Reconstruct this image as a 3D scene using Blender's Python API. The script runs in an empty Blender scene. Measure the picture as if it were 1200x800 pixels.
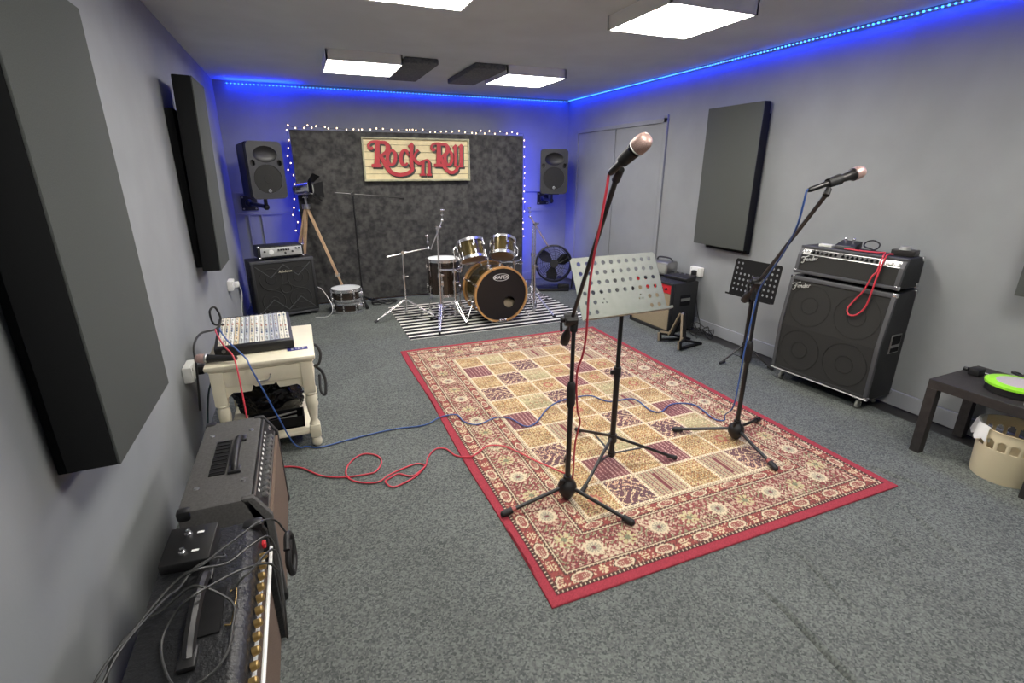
import bpy, bmesh, math, random
import numpy as np
from mathutils import Vector, Matrix, Euler
random.seed(7)
R = math.radians
SC = bpy.context.scene
COL = SC.collection

def lin(c):
    return tuple(((v / 255) / 12.92 if v / 255 <= .04045 else ((v / 255 + .055) / 1.055) ** 2.4) for v in c)

# ---------------------------------------------------------------- camera
cd = bpy.data.cameras.new('camera')
cd.sensor_width = 36.0
cd.lens = 585.9 / 1200 * 36
cd.clip_start = .02
cam = bpy.data.objects.new('camera', cd)
cam.location = (0, 0, 1.55)
cam.rotation_euler = (R(90 - 18.87), 0, R(-22.42))
COL.objects.link(cam)
SC.camera = cam
# ---------------------------------------------------------------- world, exposure
W = bpy.data.worlds.new('world')
SC.world = W
W.use_nodes = True
W.node_tree.nodes['Background'].inputs[0].default_value = (.02, .02, .022, 1)
W.node_tree.nodes['Background'].inputs[1].default_value = .3
vs = SC.view_settings
vs.view_transform = 'Standard'
vs.look = 'None'
vs.gamma = 1
vs.use_curve_mapping = False
vs.exposure = 1.2
SC.cycles.max_bounces = 10
SC.cycles.diffuse_bounces = 6
SC.cycles.use_denoising = True
PANEL_POWER = 14.5          # emission of the ceiling light panels
BLUE = (.004, .03, 1.0)
XL, XR, YB, YF, ZC = -.70, 3.67, 6.8, -1.7, 2.48

def strip_lamp(name, loc, rot, length, power, wid=.012):
    l = bpy.data.lights.new(name, 'AREA')
    l.shape = 'RECTANGLE'
    l.size = length
    l.size_y = wid
    l.energy = power
    l.color = BLUE
    o = bpy.data.objects.new(name, l)
    o.location = loc
    o.rotation_euler = rot
    COL.objects.link(o)
    return o
# the blue strips' light (their little diodes are built further down)
strip_lamp('led_light', (1.52, YB - .030, 2.452), (R(-10), 0, 0), 4.2, 5)
strip_lamp('led_light', (-.22, YB - .10, 2.41), (R(200), 0, 0), .7, 2.6)
strip_lamp('led_light', (XR - .034, 3.6, 2.458), (R(-10), 0, R(-90)), 6.2, 11)
strip_lamp('led_light', (-.02, 6.47, 1.10), Vector((.62, -.78, 0)).to_track_quat('Z', 'X').to_euler(), 1.7, 2.0)
strip_lamp('led_light', (2.82, 6.47, 1.10), Vector((-.66, -.75, 0)).to_track_quat('Z', 'X').to_euler(), 1.7, 6)

# ---------------------------------------------------------------- materials
def mat(name, col, rough=.6, metal=0.0, noise=0.0, scale=40, bump=0.0, bscale=None, spec=.5, col2=None, emit=None, alpha=None, coat=0):
    m = bpy.data.materials.new(name)
    m.use_nodes = True
    nt = m.node_tree
    b = nt.nodes['Principled BSDF']
    c = (*lin(col), 1)
    b.inputs['Base Color'].default_value = c
    b.inputs['Roughness'].default_value = rough
    b.inputs['Metallic'].default_value = metal
    b.inputs['Specular IOR Level'].default_value = spec
    b.inputs['Coat Weight'].default_value = coat
    tc = nt.nodes.new('ShaderNodeTexCoord')
    if noise or col2:
        n = nt.nodes.new('ShaderNodeTexNoise')
        n.inputs['Scale'].default_value = scale
        n.inputs['Detail'].default_value = 4
        nt.links.new(tc.outputs['Object'], n.inputs['Vector'])
        mx = nt.nodes.new('ShaderNodeValToRGB')
        mx.color_ramp.elements[0].position = .35
        mx.color_ramp.elements[1].position = .65
        if col2:
            mx.color_ramp.elements[0].color = c
            mx.color_ramp.elements[1].color = (*lin(col2), 1)
        else:
            mx.color_ramp.elements[0].color = (*[v * (1 - noise) for v in c[:3]], 1)
            mx.color_ramp.elements[1].color = (*[min(1, v * (1 + noise)) for v in c[:3]], 1)
        nt.links.new(n.outputs['Fac'], mx.inputs['Fac'])
        nt.links.new(mx.outputs['Color'], b.inputs['Base Color'])
    if bump:
        n2 = nt.nodes.new('ShaderNodeTexNoise')
        n2.inputs['Scale'].default_value = bscale or scale
        n2.inputs['Detail'].default_value = 3
        nt.links.new(tc.outputs['Object'], n2.inputs['Vector'])
        bp = nt.nodes.new('ShaderNodeBump')
        bp.inputs['Strength'].default_value = bump
        bp.inputs['Distance'].default_value = .004
        nt.links.new(n2.outputs['Fac'], bp.inputs['Height'])
        nt.links.new(bp.outputs['Normal'], b.inputs['Normal'])
    if emit:
        b.inputs['Emission Color'].default_value = (*emit[0], 1)
        b.inputs['Emission Strength'].default_value = emit[1]
    return m

M = {}
M['wall'] = mat('wall_paint', (140, 143, 145), .75, noise=.05, scale=3, bump=.08, bscale=90)
M['ceil'] = mat('ceiling_paint', (196, 203, 208), .9, noise=.04, scale=3)
M['skirt'] = mat('skirting_paint', (146, 149, 154), .5)
M['floorstrip'] = mat('bare_floor', (38, 37, 36), .45, noise=.3, scale=20)
M['panelcloth'] = mat('panel_cloth', (84, 87, 85), .95, noise=.08, scale=300, bump=.15, bscale=600, spec=.1)
M['panelside'] = mat('panel_side_cloth', (33, 34, 35), .95, spec=.1)
M['black'] = mat('black_plastic', (22, 22, 23), .45)
M['blackmatte'] = mat('black_matte', (20, 20, 21), .8, spec=.2)
M['blackmetal'] = mat('black_metal', (20, 20, 21), .38, .0, spec=.6)
M['tolex'] = mat('black_tolex', (30, 31, 32), .55, noise=.2, scale=200, bump=.5, bscale=350)
M['tolexgrey'] = mat('grey_carpet_covering', (84, 83, 82), .9, noise=.12, scale=120, bump=.2, bscale=300, spec=.15)
M['tolexold'] = mat('leathery_tolex', (27, 28, 30), .42, noise=.3, scale=60, bump=.9, bscale=75)
M['edge'] = mat('cabinet_edging', (72, 73, 76), .5)
M['grille'] = mat('grille_cloth', (48, 48, 47), .85, noise=.12, scale=500, spec=.2)
M['grille2'] = mat('grille_cloth_ring', (54, 54, 53), .85, noise=.12, scale=500, spec=.2)
M['tan'] = mat('tan_grille_cloth', (148, 135, 112), .9, noise=.1, scale=300, spec=.2)
M['brown'] = mat('brown_grille_cloth', (112, 96, 84), .9, noise=.15, scale=300, spec=.2)
M['chrome'] = mat('chrome', (228, 228, 230), .27, 1)
M['steel'] = mat('brushed_steel', (170, 170, 168), .35, 1)
M['silver'] = mat('silver_paint', (188, 189, 186), .4, .3)
M['desk'] = mat('grey_enamelled_steel', (132, 136, 128), .42, .25, noise=.04, scale=30)
M['white'] = mat('white_plastic', (232, 232, 228), .4)
M['offwhite'] = mat('offwhite_plastic', (214, 214, 206), .4)
M['cream'] = mat('cream_painted_wood', (222, 215, 190), .45, noise=.05, scale=8)
M['binm'] = mat('cream_plastic', (236, 222, 186), .45)
M['bag'] = mat('bin_liner', (232, 232, 230), .35)
M['red'] = mat('red_rubber', (196, 56, 70), .45)
M['blue'] = mat('blue_rubber', (52, 86, 150), .45)
M['rubber'] = mat('black_rubber', (24, 24, 25), .6)
M['cablegrey'] = mat('black_cable', (52, 53, 52), .4)
M['wood'] = mat('pale_wood', (196, 165, 132), .5, noise=.15, scale=14)
M['hoopwood'] = mat('maple_hoop', (196, 148, 92), .35, noise=.12, scale=20)
M['shell'] = mat('bronze_lacquer', (96, 84, 50), .18, .55, coat=.6)
M['darkshell'] = mat('dark_walnut_lacquer', (46, 34, 26), .2, .1, coat=.6)
M['drumhead'] = mat('coated_drum_head', (205, 208, 208), .5)
M['clearhead'] = mat('clear_head_film', (150, 118, 88), .3)
M['blackhead'] = mat('black_drum_head', (26, 23, 23), .4)
M['tablewood'] = mat('black_brown_foil', (45, 42, 41), .5, noise=.2, scale=30)
M['green'] = mat('lime_plastic', (150, 225, 50), .4)
M['greypad'] = mat('grey_pink_pad', (178, 170, 174), .7)
M['gold'] = mat('gold_knob', (176, 148, 96), .4, .9)
M['micgrille'] = mat('mic_mesh', (178, 150, 142), .45, .45, noise=.4, scale=900)
M['micbody'] = mat('mic_body_paint', (52, 50, 50), .35, .4)
M['velvet'] = mat('crushed_velvet', (44, 44, 44), .8, scale=15, col2=(76, 75, 73), bump=.6, bscale=25, spec=.3)
M['signwood'] = mat('sign_cream_paint', (208, 194, 152), .6, noise=.08, scale=12)
M['signframe'] = mat('sign_frame_paint', (150, 148, 122), .6, noise=.15, scale=25)
M['signred'] = mat('sign_red_paint', (162, 42, 50), .5, noise=.08, scale=15)
M['signshadow'] = mat('sign_shadow_paint', (58, 62, 56), .6)
M['stickerglowblue'] = mat('label_and_glow_blue', (32, 34, 110), .4)
M['diff'] = mat('light_diffuser', (255, 255, 255), .5, emit=((1, .955, .88), PANEL_POWER))
M['bulb'] = mat('fairy_bulb', (255, 220, 170), .4, emit=((1, .66, .38), 3.2))
M['bulb'].cycles.emission_sampling = 'NONE'
M['led'] = mat('led_diode', (120, 170, 255), .4, emit=((.03, .2, 1), 3))
M['led'].cycles.emission_sampling = 'NONE'
M['bluelamp'] = mat('blue_led_face', (60, 90, 255), .4, emit=((.02, .06, 1), 2.5))
M['bluelamp'].cycles.emission_sampling = 'NONE'
M['band'] = mat('faded_red_tape', (158, 82, 76), .6)
M['redlabel'] = mat('red_label', (196, 34, 44), .5)
M['foam'] = mat('ceiling_foam', (104, 107, 108), .95, noise=.2, scale=60, bump=.4, bscale=80, spec=.1)
M['glassgrey'] = mat('grey_translucent_plastic', (150, 152, 146), .25)
M['bagblack'] = mat('black_bin_bag', (14, 14, 15), .18)

# carpet: flecked grey pile with a few long ridges along the room
def carpet():
    m = mat('carpet_pile', (92, 97, 98), .95, spec=.1)
    nt = m.node_tree
    b = nt.nodes['Principled BSDF']
    tc = nt.nodes.new('ShaderNodeTexCoord')
    def noise(s, d, mp=None):
        n = nt.nodes.new('ShaderNodeTexNoise')
        n.inputs['Scale'].default_value = s
        n.inputs['Detail'].default_value = d
        if mp:
            k = nt.nodes.new('ShaderNodeMapping')
            k.inputs['Scale'].default_value = mp
            nt.links.new(tc.outputs['Object'], k.inputs['Vector'])
            nt.links.new(k.outputs['Vector'], n.inputs['Vector'])
        else:
            nt.links.new(tc.outputs['Object'], n.inputs['Vector'])
        return n
    vo = nt.nodes.new('ShaderNodeTexVoronoi')
    vo.inputs['Scale'].default_value = 150
    nt.links.new(tc.outputs['Object'], vo.inputs['Vector'])
    sx_ = nt.nodes.new('ShaderNodeSeparateColor')
    nt.links.new(vo.outputs['Color'], sx_.inputs[0])
    nn = noise(420, 3)
    n1 = nt.nodes.new('ShaderNodeMix')          # tufts of random tone with fibre noise over them
    n1.inputs[0].default_value = .35
    nt.links.new(sx_.outputs[0], n1.inputs[2])
    nt.links.new(nn.outputs['Fac'], n1.inputs[3])
    n2 = noise(2.2, 3)
    cr = nt.nodes.new('ShaderNodeValToRGB')
    cr.color_ramp.elements[0].position = .12
    cr.color_ramp.elements[1].position = .88
    cr.color_ramp.elements[0].color = (*lin((70, 74, 73)), 1)
    cr.color_ramp.elements[1].color = (*lin((121, 125, 121)), 1)
    nt.links.new(n1.outputs[0], cr.inputs['Fac'])
    mx = nt.nodes.new('ShaderNodeMix')
    mx.data_type = 'RGBA'
    mx.blend_type = 'MULTIPLY'
    mx.inputs[0].default_value = .5
    cr2 = nt.nodes.new('ShaderNodeValToRGB')
    cr2.color_ramp.elements[0].position = .3
    cr2.color_ramp.elements[0].color = (.62, .62, .62, 1)
    cr2.color_ramp.elements[1].position = .7
    nt.links.new(n2.outputs['Fac'], cr2.inputs['Fac'])
    nt.links.new(cr.outputs['Color'], mx.inputs[6])
    nt.links.new(cr2.outputs['Color'], mx.inputs[7])
    nt.links.new(mx.outputs[2], b.inputs['Base Color'])
    bp = nt.nodes.new('ShaderNodeBump')
    bp.inputs['Strength'].default_value = .25
    bp.inputs['Distance'].default_value = .004
    nt.links.new(n1.outputs[0], bp.inputs['Height'])
    nt.links.new(bp.outputs['Normal'], b.inputs['Normal'])
    return m
M['carpet'] = carpet()

# ---------------------------------------------------------------- mesh builder
I4 = Matrix.Identity(4)

def frame(o, xd, yd):
    x = Vector(xd).normalized()
    y = Vector(yd)
    y = (y - x * y.dot(x)).normalized()
    z = x.cross(y)
    m = Matrix((x, y, z)).transposed().to_4x4()
    m.translation = Vector(o)
    return m

def zframe(o, zd):
    z = Vector(zd).normalized()
    h = Vector((1, 0, 0)) if abs(z.x) < .9 else Vector((0, 1, 0))
    x = (h - z * h.dot(z)).normalized()
    y = z.cross(x)
    m = Matrix((x, y, z)).transposed().to_4x4()
    m.translation = Vector(o)
    return m

def spline(pts, n=6):
    P = [Vector(p) for p in pts]
    if len(P) < 3 or n < 2:
        return P
    out = []
    Q = [P[0] * 2 - P[1]] + P + [P[-1] * 2 - P[-2]]
    for i in range(1, len(Q) - 2):
        a, b, c, d = Q[i - 1:i + 3]
        for k in range(n):
            t = k / n
            out.append(.5 * (2 * b + (c - a) * t + (2 * a - 5 * b + 4 * c - d) * t * t + (3 * b - a - 3 * c + d) * t ** 3))
    out.append(P[-1])
    return out

class MB:
    def __init__(s):
        s.bm = bmesh.new()

    def box(s, c, size, rot=None, bevel=0, seg=2):
        m = Matrix.Translation(Vector(c)) @ (rot.to_4x4() if rot is not None else I4) @ Matrix.Diagonal((*size, 1))
        r = bmesh.ops.create_cube(s.bm, size=1, matrix=m)
        if bevel:
            es = list({e for v in r['verts'] for e in v.link_edges})
            bmesh.ops.bevel(s.bm, geom=es, offset=bevel, segments=seg, affect='EDGES', profile=.5)
        return s

    def bar(s, a, b, w, h, up=(0, 0, 1), bevel=0):
        a, b = Vector(a), Vector(b)
        d = b - a
        m = frame((a + b) / 2, d, up)
        return s.box((a + b) / 2, (d.length, h, w), m.to_3x3(), bevel)

    def cyl(s, a, b, r0, r1=None, seg=14, caps=True):
        a, b = Vector(a), Vector(b)
        r1 = r0 if r1 is None else r1
        return s.lathe([(r0, 0), (r1, (b - a).length)], zframe(a, b - a), seg, caps)

    def lathe(s, prof, m=I4, seg=24, caps=True, sy=1.0):
        rings = []
        for r, z in prof:
            if r < 1e-6:
                rings.append([s.bm.verts.new(m @ Vector((0, 0, z)))])
            else:
                rings.append([s.bm.verts.new(m @ Vector((r * math.cos(2 * math.pi * k / seg), sy * r * math.sin(2 * math.pi * k / seg), z))) for k in range(seg)])
        for A, B in zip(rings, rings[1:]):
            for k in range(seg):
                k2 = (k + 1) % seg
                if len(A) == 1 and len(B) == 1:
                    continue
                if len(A) == 1:
                    s.bm.faces.new((A[0], B[k2], B[k]))
                elif len(B) == 1:
                    s.bm.faces.new((A[k], A[k2], B[0]))
                else:
                    s.bm.faces.new((A[k], A[k2], B[k2], B[k]))
        if caps:
            if len(rings[0]) > 1:
                s.bm.faces.new(rings[0][::-1])
            if len(rings[-1]) > 1:
                s.bm.faces.new(rings[-1])
        return s

    def tube(s, pts, r, seg=7, n=6, closed=False):
        P = spline(pts, n)
        rr = r if callable(r) else (lambda t: r)
        prev = None
        up = Vector((0, 0, 1))
        for i, p in enumerate(P):
            d = (P[min(i + 1, len(P) - 1)] - P[max(i - 1, 0)])
            if d.length < 1e-9:
                d = Vector((0, 0, 1))
            d.normalize()
            x = up - d * up.dot(d)
            if x.length < .05:
                x = Vector((1, 0, 0)) - d * d.x
            x.normalize()
            up = x
            y = d.cross(x)
            q = rr(i / max(1, len(P) - 1))
            ring = [s.bm.verts.new(p + x * q * math.cos(2 * math.pi * k / seg) + y * q * math.sin(2 * math.pi * k / seg)) for k in range(seg)]
            if prev:
                for k in range(seg):
                    s.bm.faces.new((prev[k], prev[(k + 1) % seg], ring[(k + 1) % seg], ring[k]))
            else:
                s.bm.faces.new(ring[::-1])
            prev = ring
        s.bm.faces.new(prev)
        return s

    def torus(s, m, R0, r, seg=40, rs=8, sy=1.0):
        g = []
        for i in range(seg):
            a = 2 * math.pi * i / seg
            g.append([s.bm.verts.new(m @ Vector(((R0 + r * math.cos(b)) * math.cos(a), sy * (R0 + r * math.cos(b)) * math.sin(a), r * math.sin(b)))) for b in [2 * math.pi * j / rs for j in range(rs)]])
        for i in range(seg):
            A, B = g[i], g[(i + 1) % seg]
            for j in range(rs):
                s.bm.faces.new((A[j], B[j], B[(j + 1) % rs], A[(j + 1) % rs]))
        return s

    def sphere(s, c, r, sc=(1, 1, 1), seg=16, rot=None):
        m = Matrix.Translation(Vector(c)) @ (rot.to_4x4() if rot is not None else I4) @ Matrix.Diagonal((r * sc[0], r * sc[1], r * sc[2], 1))
        bmesh.ops.create_uvsphere(s.bm, u_segments=seg, v_segments=max(6, seg // 2), radius=1, matrix=m)
        return s

    def prism(s, poly, z0, z1, m=I4, bevel=0):
        a = [s.bm.verts.new(m @ Vector((x, y, z0))) for x, y in poly]
        b = [s.bm.verts.new(m @ Vector((x, y, z1))) for x, y in poly]
        n = len(poly)
        fs = [s.bm.faces.new(a[::-1]), s.bm.faces.new(b)]
        for i in range(n):
            fs.append(s.bm.faces.new((a[i], a[(i + 1) % n], b[(i + 1) % n], b[i])))
        if bevel:
            es = list({e for f in fs for e in f.edges})
            bmesh.ops.bevel(s.bm, geom=es, offset=bevel, segments=2, affect='EDGES', profile=.5)
        return s

    def mesh(s, me, m=I4):
        t = bmesh.new()
        t.from_mesh(me)
        bmesh.ops.transform(t, matrix=m, verts=t.verts)
        tmp = bpy.data.meshes.new('t')
        t.to_mesh(tmp)
        t.free()
        s.bm.from_mesh(tmp)
        bpy.data.meshes.remove(tmp)
        return s

    def build(s, name, material, parent=None, label=None, smooth=True, world=False, angle=40):
        bm = s.bm
        if world and parent is not None:
            p = parent
            while p.parent is not None:
                p = p.parent
            bmesh.ops.transform(bm, matrix=p.matrix_basis.inverted(), verts=bm.verts)
        bmesh.ops.recalc_face_normals(bm, faces=bm.faces)
        me = bpy.data.meshes.new(name)
        bm.to_mesh(me)
        bm.free()
        me.materials.append(material)
        if smooth and len(me.polygons):
            me.polygons.foreach_set('use_smooth', [True] * len(me.polygons))
            me.set_sharp_from_angle(angle=R(angle))
        o = bpy.data.objects.new(name, me)
        COL.objects.link(o)
        if parent is not None:
            o.parent = parent
        if label:
            o['label'] = label
        return o

def T(name, label, cat, loc=(0, 0, 0), rz=0, group=None, rot=None):
    o = bpy.data.objects.new(name, None)
    o.empty_display_size = .05
    COL.objects.link(o)
    o.matrix_basis = Matrix.Translation(Vector(loc)) @ (rot.to_matrix().to_4x4() if rot else Matrix.Rotation(R(rz), 4, 'Z'))
    o['label'] = label
    o['category'] = cat
    if group:
        o['group'] = group
    return o

def tag(o, label, cat, group=None):
    o['label'] = label
    o['category'] = cat
    if group:
        o['group'] = group
    return o

def S(name, mb, m, parent=None, smooth=False):
    o = mb.build(name, m, parent, smooth=smooth)
    if parent is None:
        o['kind'] = 'structure'
    return o

def text(body, size, extrude, shear=0, offset=0, align='CENTER', spacing=1.0):
    c = bpy.data.curves.new('t', 'FONT')
    c.body = body
    c.size = size
    c.extrude = extrude
    c.shear = shear
    c.offset = offset
    c.align_x = align
    c.align_y = 'CENTER'
    c.space_character = spacing
    c.resolution_u = 3
    o = bpy.data.objects.new('t', c)
    me = bpy.data.meshes.new_from_object(o)
    bpy.data.objects.remove(o)
    bpy.data.curves.remove(c)
    return me

def plate(outline, holes, thick):
    c = bpy.data.curves.new('t', 'CURVE')
    c.dimensions = '2D'
    c.fill_mode = 'BOTH'
    c.extrude = thick / 2
    for poly in [outline] + holes:
        sp = c.splines.new('POLY')
        sp.points.add(len(poly) - 1)
        for p, q in zip(sp.points, poly):
            p.co = (q[0], q[1], 0, 1)
        sp.use_cyclic_u = True
    o = bpy.data.objects.new('t', c)
    me = bpy.data.meshes.new_from_object(o)
    bpy.data.objects.remove(o)
    bpy.data.curves.remove(c)
    return me

def circ(cx, cy, r, n=14):
    return [(cx + r * math.cos(2 * math.pi * k / n), cy + r * math.sin(2 * math.pi * k / n)) for k in range(n)]

def rrect(w, h, r, n=4, cx=0, cy=0):
    o = []
    for sx, sy, a0 in ((1, 1, 0), (-1, 1, 90), (-1, -1, 180), (1, -1, 270)):
        for k in range(n + 1):
            a = R(a0 + 90 * k / n)
            o.append((cx + sx * (w / 2 - r) + r * math.cos(a), cy + sy * (h / 2 - r) + r * math.sin(a)))
    return o

# ================================================================= ROOM
S('floor', MB().box(((XL + 3.51) / 2, (YF + YB) / 2, -.03), (3.51 - XL, YB - YF, .06)), M['carpet'])
S('trim_1', MB().box(((3.51 + XR) / 2, (YF + YB) / 2, -.035), (XR - 3.51, YB - YF, .06)), M['floorstrip'])
# long ridges where the carpet has rucked up
def ridge(x0, y0, x1, y1, h, w):
    b = MB()
    n = 24
    for k in range(n):
        pass
    rows = []
    for i in range(n + 1):
        t = i / n
        x, y = x0 + (x1 - x0) * t + .006 * math.sin(7 * t), y0 + (y1 - y0) * t
        e = h * math.sin(math.pi * t) ** .7
        rows.append([b.bm.verts.new((x + w * u, y, max(-.002, e * math.cos(u * math.pi / 2) - .0004 if abs(u) < 1 else -.002))) for u in (-1, -.7, -.4, 0, .4, .7, 1)])
    for A, B in zip(rows, rows[1:]):
        for j in range(6):
            b.bm.faces.new((A[j], A[j + 1], B[j + 1], B[j]))
    return b
fl_o = bpy.data.objects['floor']
for a in ((1.500, 1.10, 1.450, .45, .021, .020), (2.57, 1.22, 2.40, .80, .018, .018), (2.70, 1.56, 2.86, 1.12, .018, .018), (1.80, 1.20, 1.74, .80, .013, .018),
          (2.35, 1.26, 2.24, .90, .013, .018), (2.05, 1.22, 1.98, .75, .007, .02), (2.98, 1.95, 2.93, 1.35, .009, .024)):
    ridge(*a).build('carpet_ridge', M['carpet'], fl_o)
S('ceiling', MB().box(((XL + XR) / 2, (YF + YB) / 2, ZC + .05), (XR - XL + .4, YB - YF + .4, .1)), M['ceil'])
S('wall_left', MB().box((XL - .1, (YF + YB) / 2, ZC / 2), (.2, YB - YF + .4, ZC + .1)), M['wall'])
w = MB().box((XR + .1, (YF + YB) / 2, ZC / 2), (.2, YB - YF + .4, ZC + .1))
S('wall_right', w, M['wall'])
S('trim_2', MB().box((XR - .003, (YF + 2.31) / 2, (ZC + .115) / 2), (.008, 2.31 - YF, ZC - .115)), M['wall'])
S('wall_back', MB().box(((XL + XR) / 2, YB + .1, ZC / 2), (XR - XL, .2, ZC + .1)), M['wall'])
S('wall_front', MB().box(((XL + XR) / 2, YF - .1, ZC / 2), (XR - XL, .2, ZC + .1)), M['wall'])
S('baseboard_right', MB().box((XR - .009, (YF + YB) / 2, .055), (.018, YB - YF, .11), bevel=.004), M['skirt'])
S('baseboard_back', MB().box(((XL + XR) / 2, YB - .009, .055), (XR - XL - .04, .018, .11), bevel=.004), M['skirt'])
# cupboard doors in the right wall
for i, (y0, y1) in enumerate(((5.59, 6.47), (4.68, 5.56))):
    d = S('door_%d' % (i + 1), MB().box((XR - .006, (y0 + y1) / 2, 1.07), (.012, y1 - y0, 1.9), bevel=.003), M['wall'])
S('trim_3', MB().box((XR - .011, 4.64, 1.10), (.022, .055, 2.0), bevel=.004), M['wall'])
S('trim_4', MB().box((XR - .011, 5.575, 1.08), (.022, .022, 1.96), bevel=.004), M['wall'])
S('trim_5', MB().box((XR - .011, 5.56, 2.05), (.022, 1.9, .05), bevel=.004), M['wall'])
S('trim_6', MB().box((XR - .011, 6.495, 1.08), (.022, .045, 1.96), bevel=.004), M['wall'])
# surface conduit along the back wall
o = MB().box((-.32, YB - .012, 1.06), (.72, .022, .018)).box((-.32, YB - .012, 1.30), (.72, .022, .014)).box((-.56, YB - .012, .6), (.012, .02, .92)).box((-.42, YB - .012, .6), (.012, .02, .92)).build('conduit', M['wall'], smooth=False)
tag(o, 'thin grey conduit lines crossing the wall below the left loudspeaker', 'conduit')
o = MB().box((3.2, YB - .012, 1.275), (.86, .022, .016)).box((3.16, YB - .012, 1.0), (.5, .022, .012)).build('conduit', M['wall'], smooth=False)
tag(o, 'thin grey conduit lines crossing the blue wall below the right loudspeaker', 'conduit')

# ================================================================= CEILING LIGHTS
LG = 'square ceiling light panels'
for (x, y, lab) in ((.66, 5.10, 'far left square white light panel on the ceiling, above the rock sign'), (2.26, 5.15, 'far right square white light panel on the ceiling, nearest the doors corner'),
                    (2.28, 2.86, 'large near right square light panel fully in view above the microphones'), (.68, 2.83, 'light panel cut off by the top edge of the picture'),
                    (.68, .55, 'added unseen light panel behind the viewer over the left amplifiers'), (2.45, .62, 'light panel behind the viewer over the bin side')):  # rear left panel is unseen, added to brighten the right carpet and bin
    t = T('ceiling_light', lab, 'ceiling light', (x, y, 2.40), group=LG)
    b = MB()
    for sx, sy, lx, ly in ((0, 1, .62, .012), (0, -1, .62, .012), (1, 0, .012, .62), (-1, 0, .012, .62)):
        b.box((sx * .304, sy * .304, .04), (lx, ly, .08))
    b.build('frame', M['white'], t, smooth=False)
    MB().box((0, 0, .008), (.594, .594, .012)).build('diffuser', M['diff'], t, smooth=False)
for x, lab in ((1.15, 'dark foam panel on the ceiling right of the far left light'), (1.79, 'dark foam panel on the ceiling left of the far right light')):
    o = MB().box((0, 0, 0), (.30, .95, .05), bevel=.012).build('ceiling_foam_panel', M['foam'])
    o.location = (x, 5.32, 2.455)
    tag(o, lab, 'acoustic panel', 'dark foam panels on the ceiling')

# ================================================================= LED STRIPS AND FAIRY LIGHTS
def led_strip(label, a, b, n, off):
    t = T('led_strip', label, 'led strip', a, group='blue led strips')
    a, b = Vector(a), Vector(b)
    q = MB().bar((0, 0, 0), b - a, .010, .003).build('tape', M['white'], t, smooth=False)
    m = MB()
    for k in range(n):
        m.box((b - a) * ((k + .5) / n) + Vector(off), (.009, .009, .009))
    d = m.build('diode', M['led'], t, smooth=False)
    d['kind'] = 'stuff'
led_strip('blue led strip along the top of the back wall', (-.58, YB - .006, 2.452), (XR - .02, YB - .006, 2.452), 110, (0, -.006, -.001))
led_strip('blue led strip along the top of the right wall', (XR - .02, YB - .03, 2.462), (XR - .02, .4, 2.462), 190, (-.006, 0, -.001))
led_strip('blue led strip down the left edge of the dark backdrop', (-.001, 6.44, .3), (-.001, 6.44, 1.93), 1, (0, .006, 0))
led_strip('blue led strip down the right edge of the dark backdrop', (2.791, 6.44, .3), (2.791, 6.44, 1.93), 1, (0, .006, 0))

# backdrop: velvet stretched on a timber frame
BY = 6.38
t = T('backdrop', 'tall dark crushed velvet backdrop behind the drum kit', 'backdrop', (1.395, BY + .04, 0))
b = MB()
nx, nz = 56, 40
g = [[b.bm.verts.new((-1.39 + 2.78 * i / nx, -.04 + .004 * math.sin(i * .7) * math.sin(j * .5 + i * .2), .02 + 1.95 * j / nz)) for i in range(nx + 1)] for j in range(nz + 1)]
for j in range(nz):
    for i in range(nx):
        b.bm.faces.new((g[j][i], g[j][i + 1], g[j + 1][i + 1], g[j + 1][i]))
b.box((-1.387, 0, .995), (.008, .085, 1.95)).box((1.387, 0, .995), (.008, .085, 1.95)).box((0, 0, 1.967), (2.78, .085, .008))
b.build('velvet_cover', M['velvet'], t)
for x in (-1.33, 0, 1.33):
    MB().box((x, .02, .98), (.06, .04, 1.94)).build('timber', M['wood'], t, smooth=False)
MB().box((0, .02, .03), (2.7, .04, .06)).build('timber', M['wood'], t, smooth=False)

t = T('fairy_lights', 'string of warm fairy lights along the top and sides of the dark backdrop', 'fairy lights', (0, BY, 0))
pts, bulbs = [], []
rnd = random.Random(3)
zz = .55
while zz < 1.98:
    p = (min(-.012, -.035 + rnd.uniform(-.045, .045)), .02 + rnd.uniform(0, .05), zz)
    pts.append(p); bulbs.append(p)
    zz += rnd.uniform(.05, .10)
x = 0.0
while x < 2.78:
    p = (x, rnd.uniform(-.012, .06), 1.99 + rnd.uniform(-.006, .035))
    pts.append(p); bulbs.append(p)
    x += rnd.uniform(.035, .10)
pts.append((2.80, .03, 2.0))
zz = 1.92
while zz > .62:
    p = (2.805 + rnd.uniform(-.005, .03), rnd.uniform(0, .05), zz)
    pts.append(p); bulbs.append(p)
    zz -= rnd.uniform(.04, .13)
MB().tube(pts, .0016, seg=4, n=2).build('wire', M['rubber'], t)
first = None
for p in bulbs:
    if first is None:
        first = MB().sphere((0, 0, 0), .0062, (1, 1, 1.3), 8).build('bulb', M['bulb'], t)
        first.location = p
    else:
        o = first.copy()
        COL.objects.link(o)
        o.parent = t
        o.location = p

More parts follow.
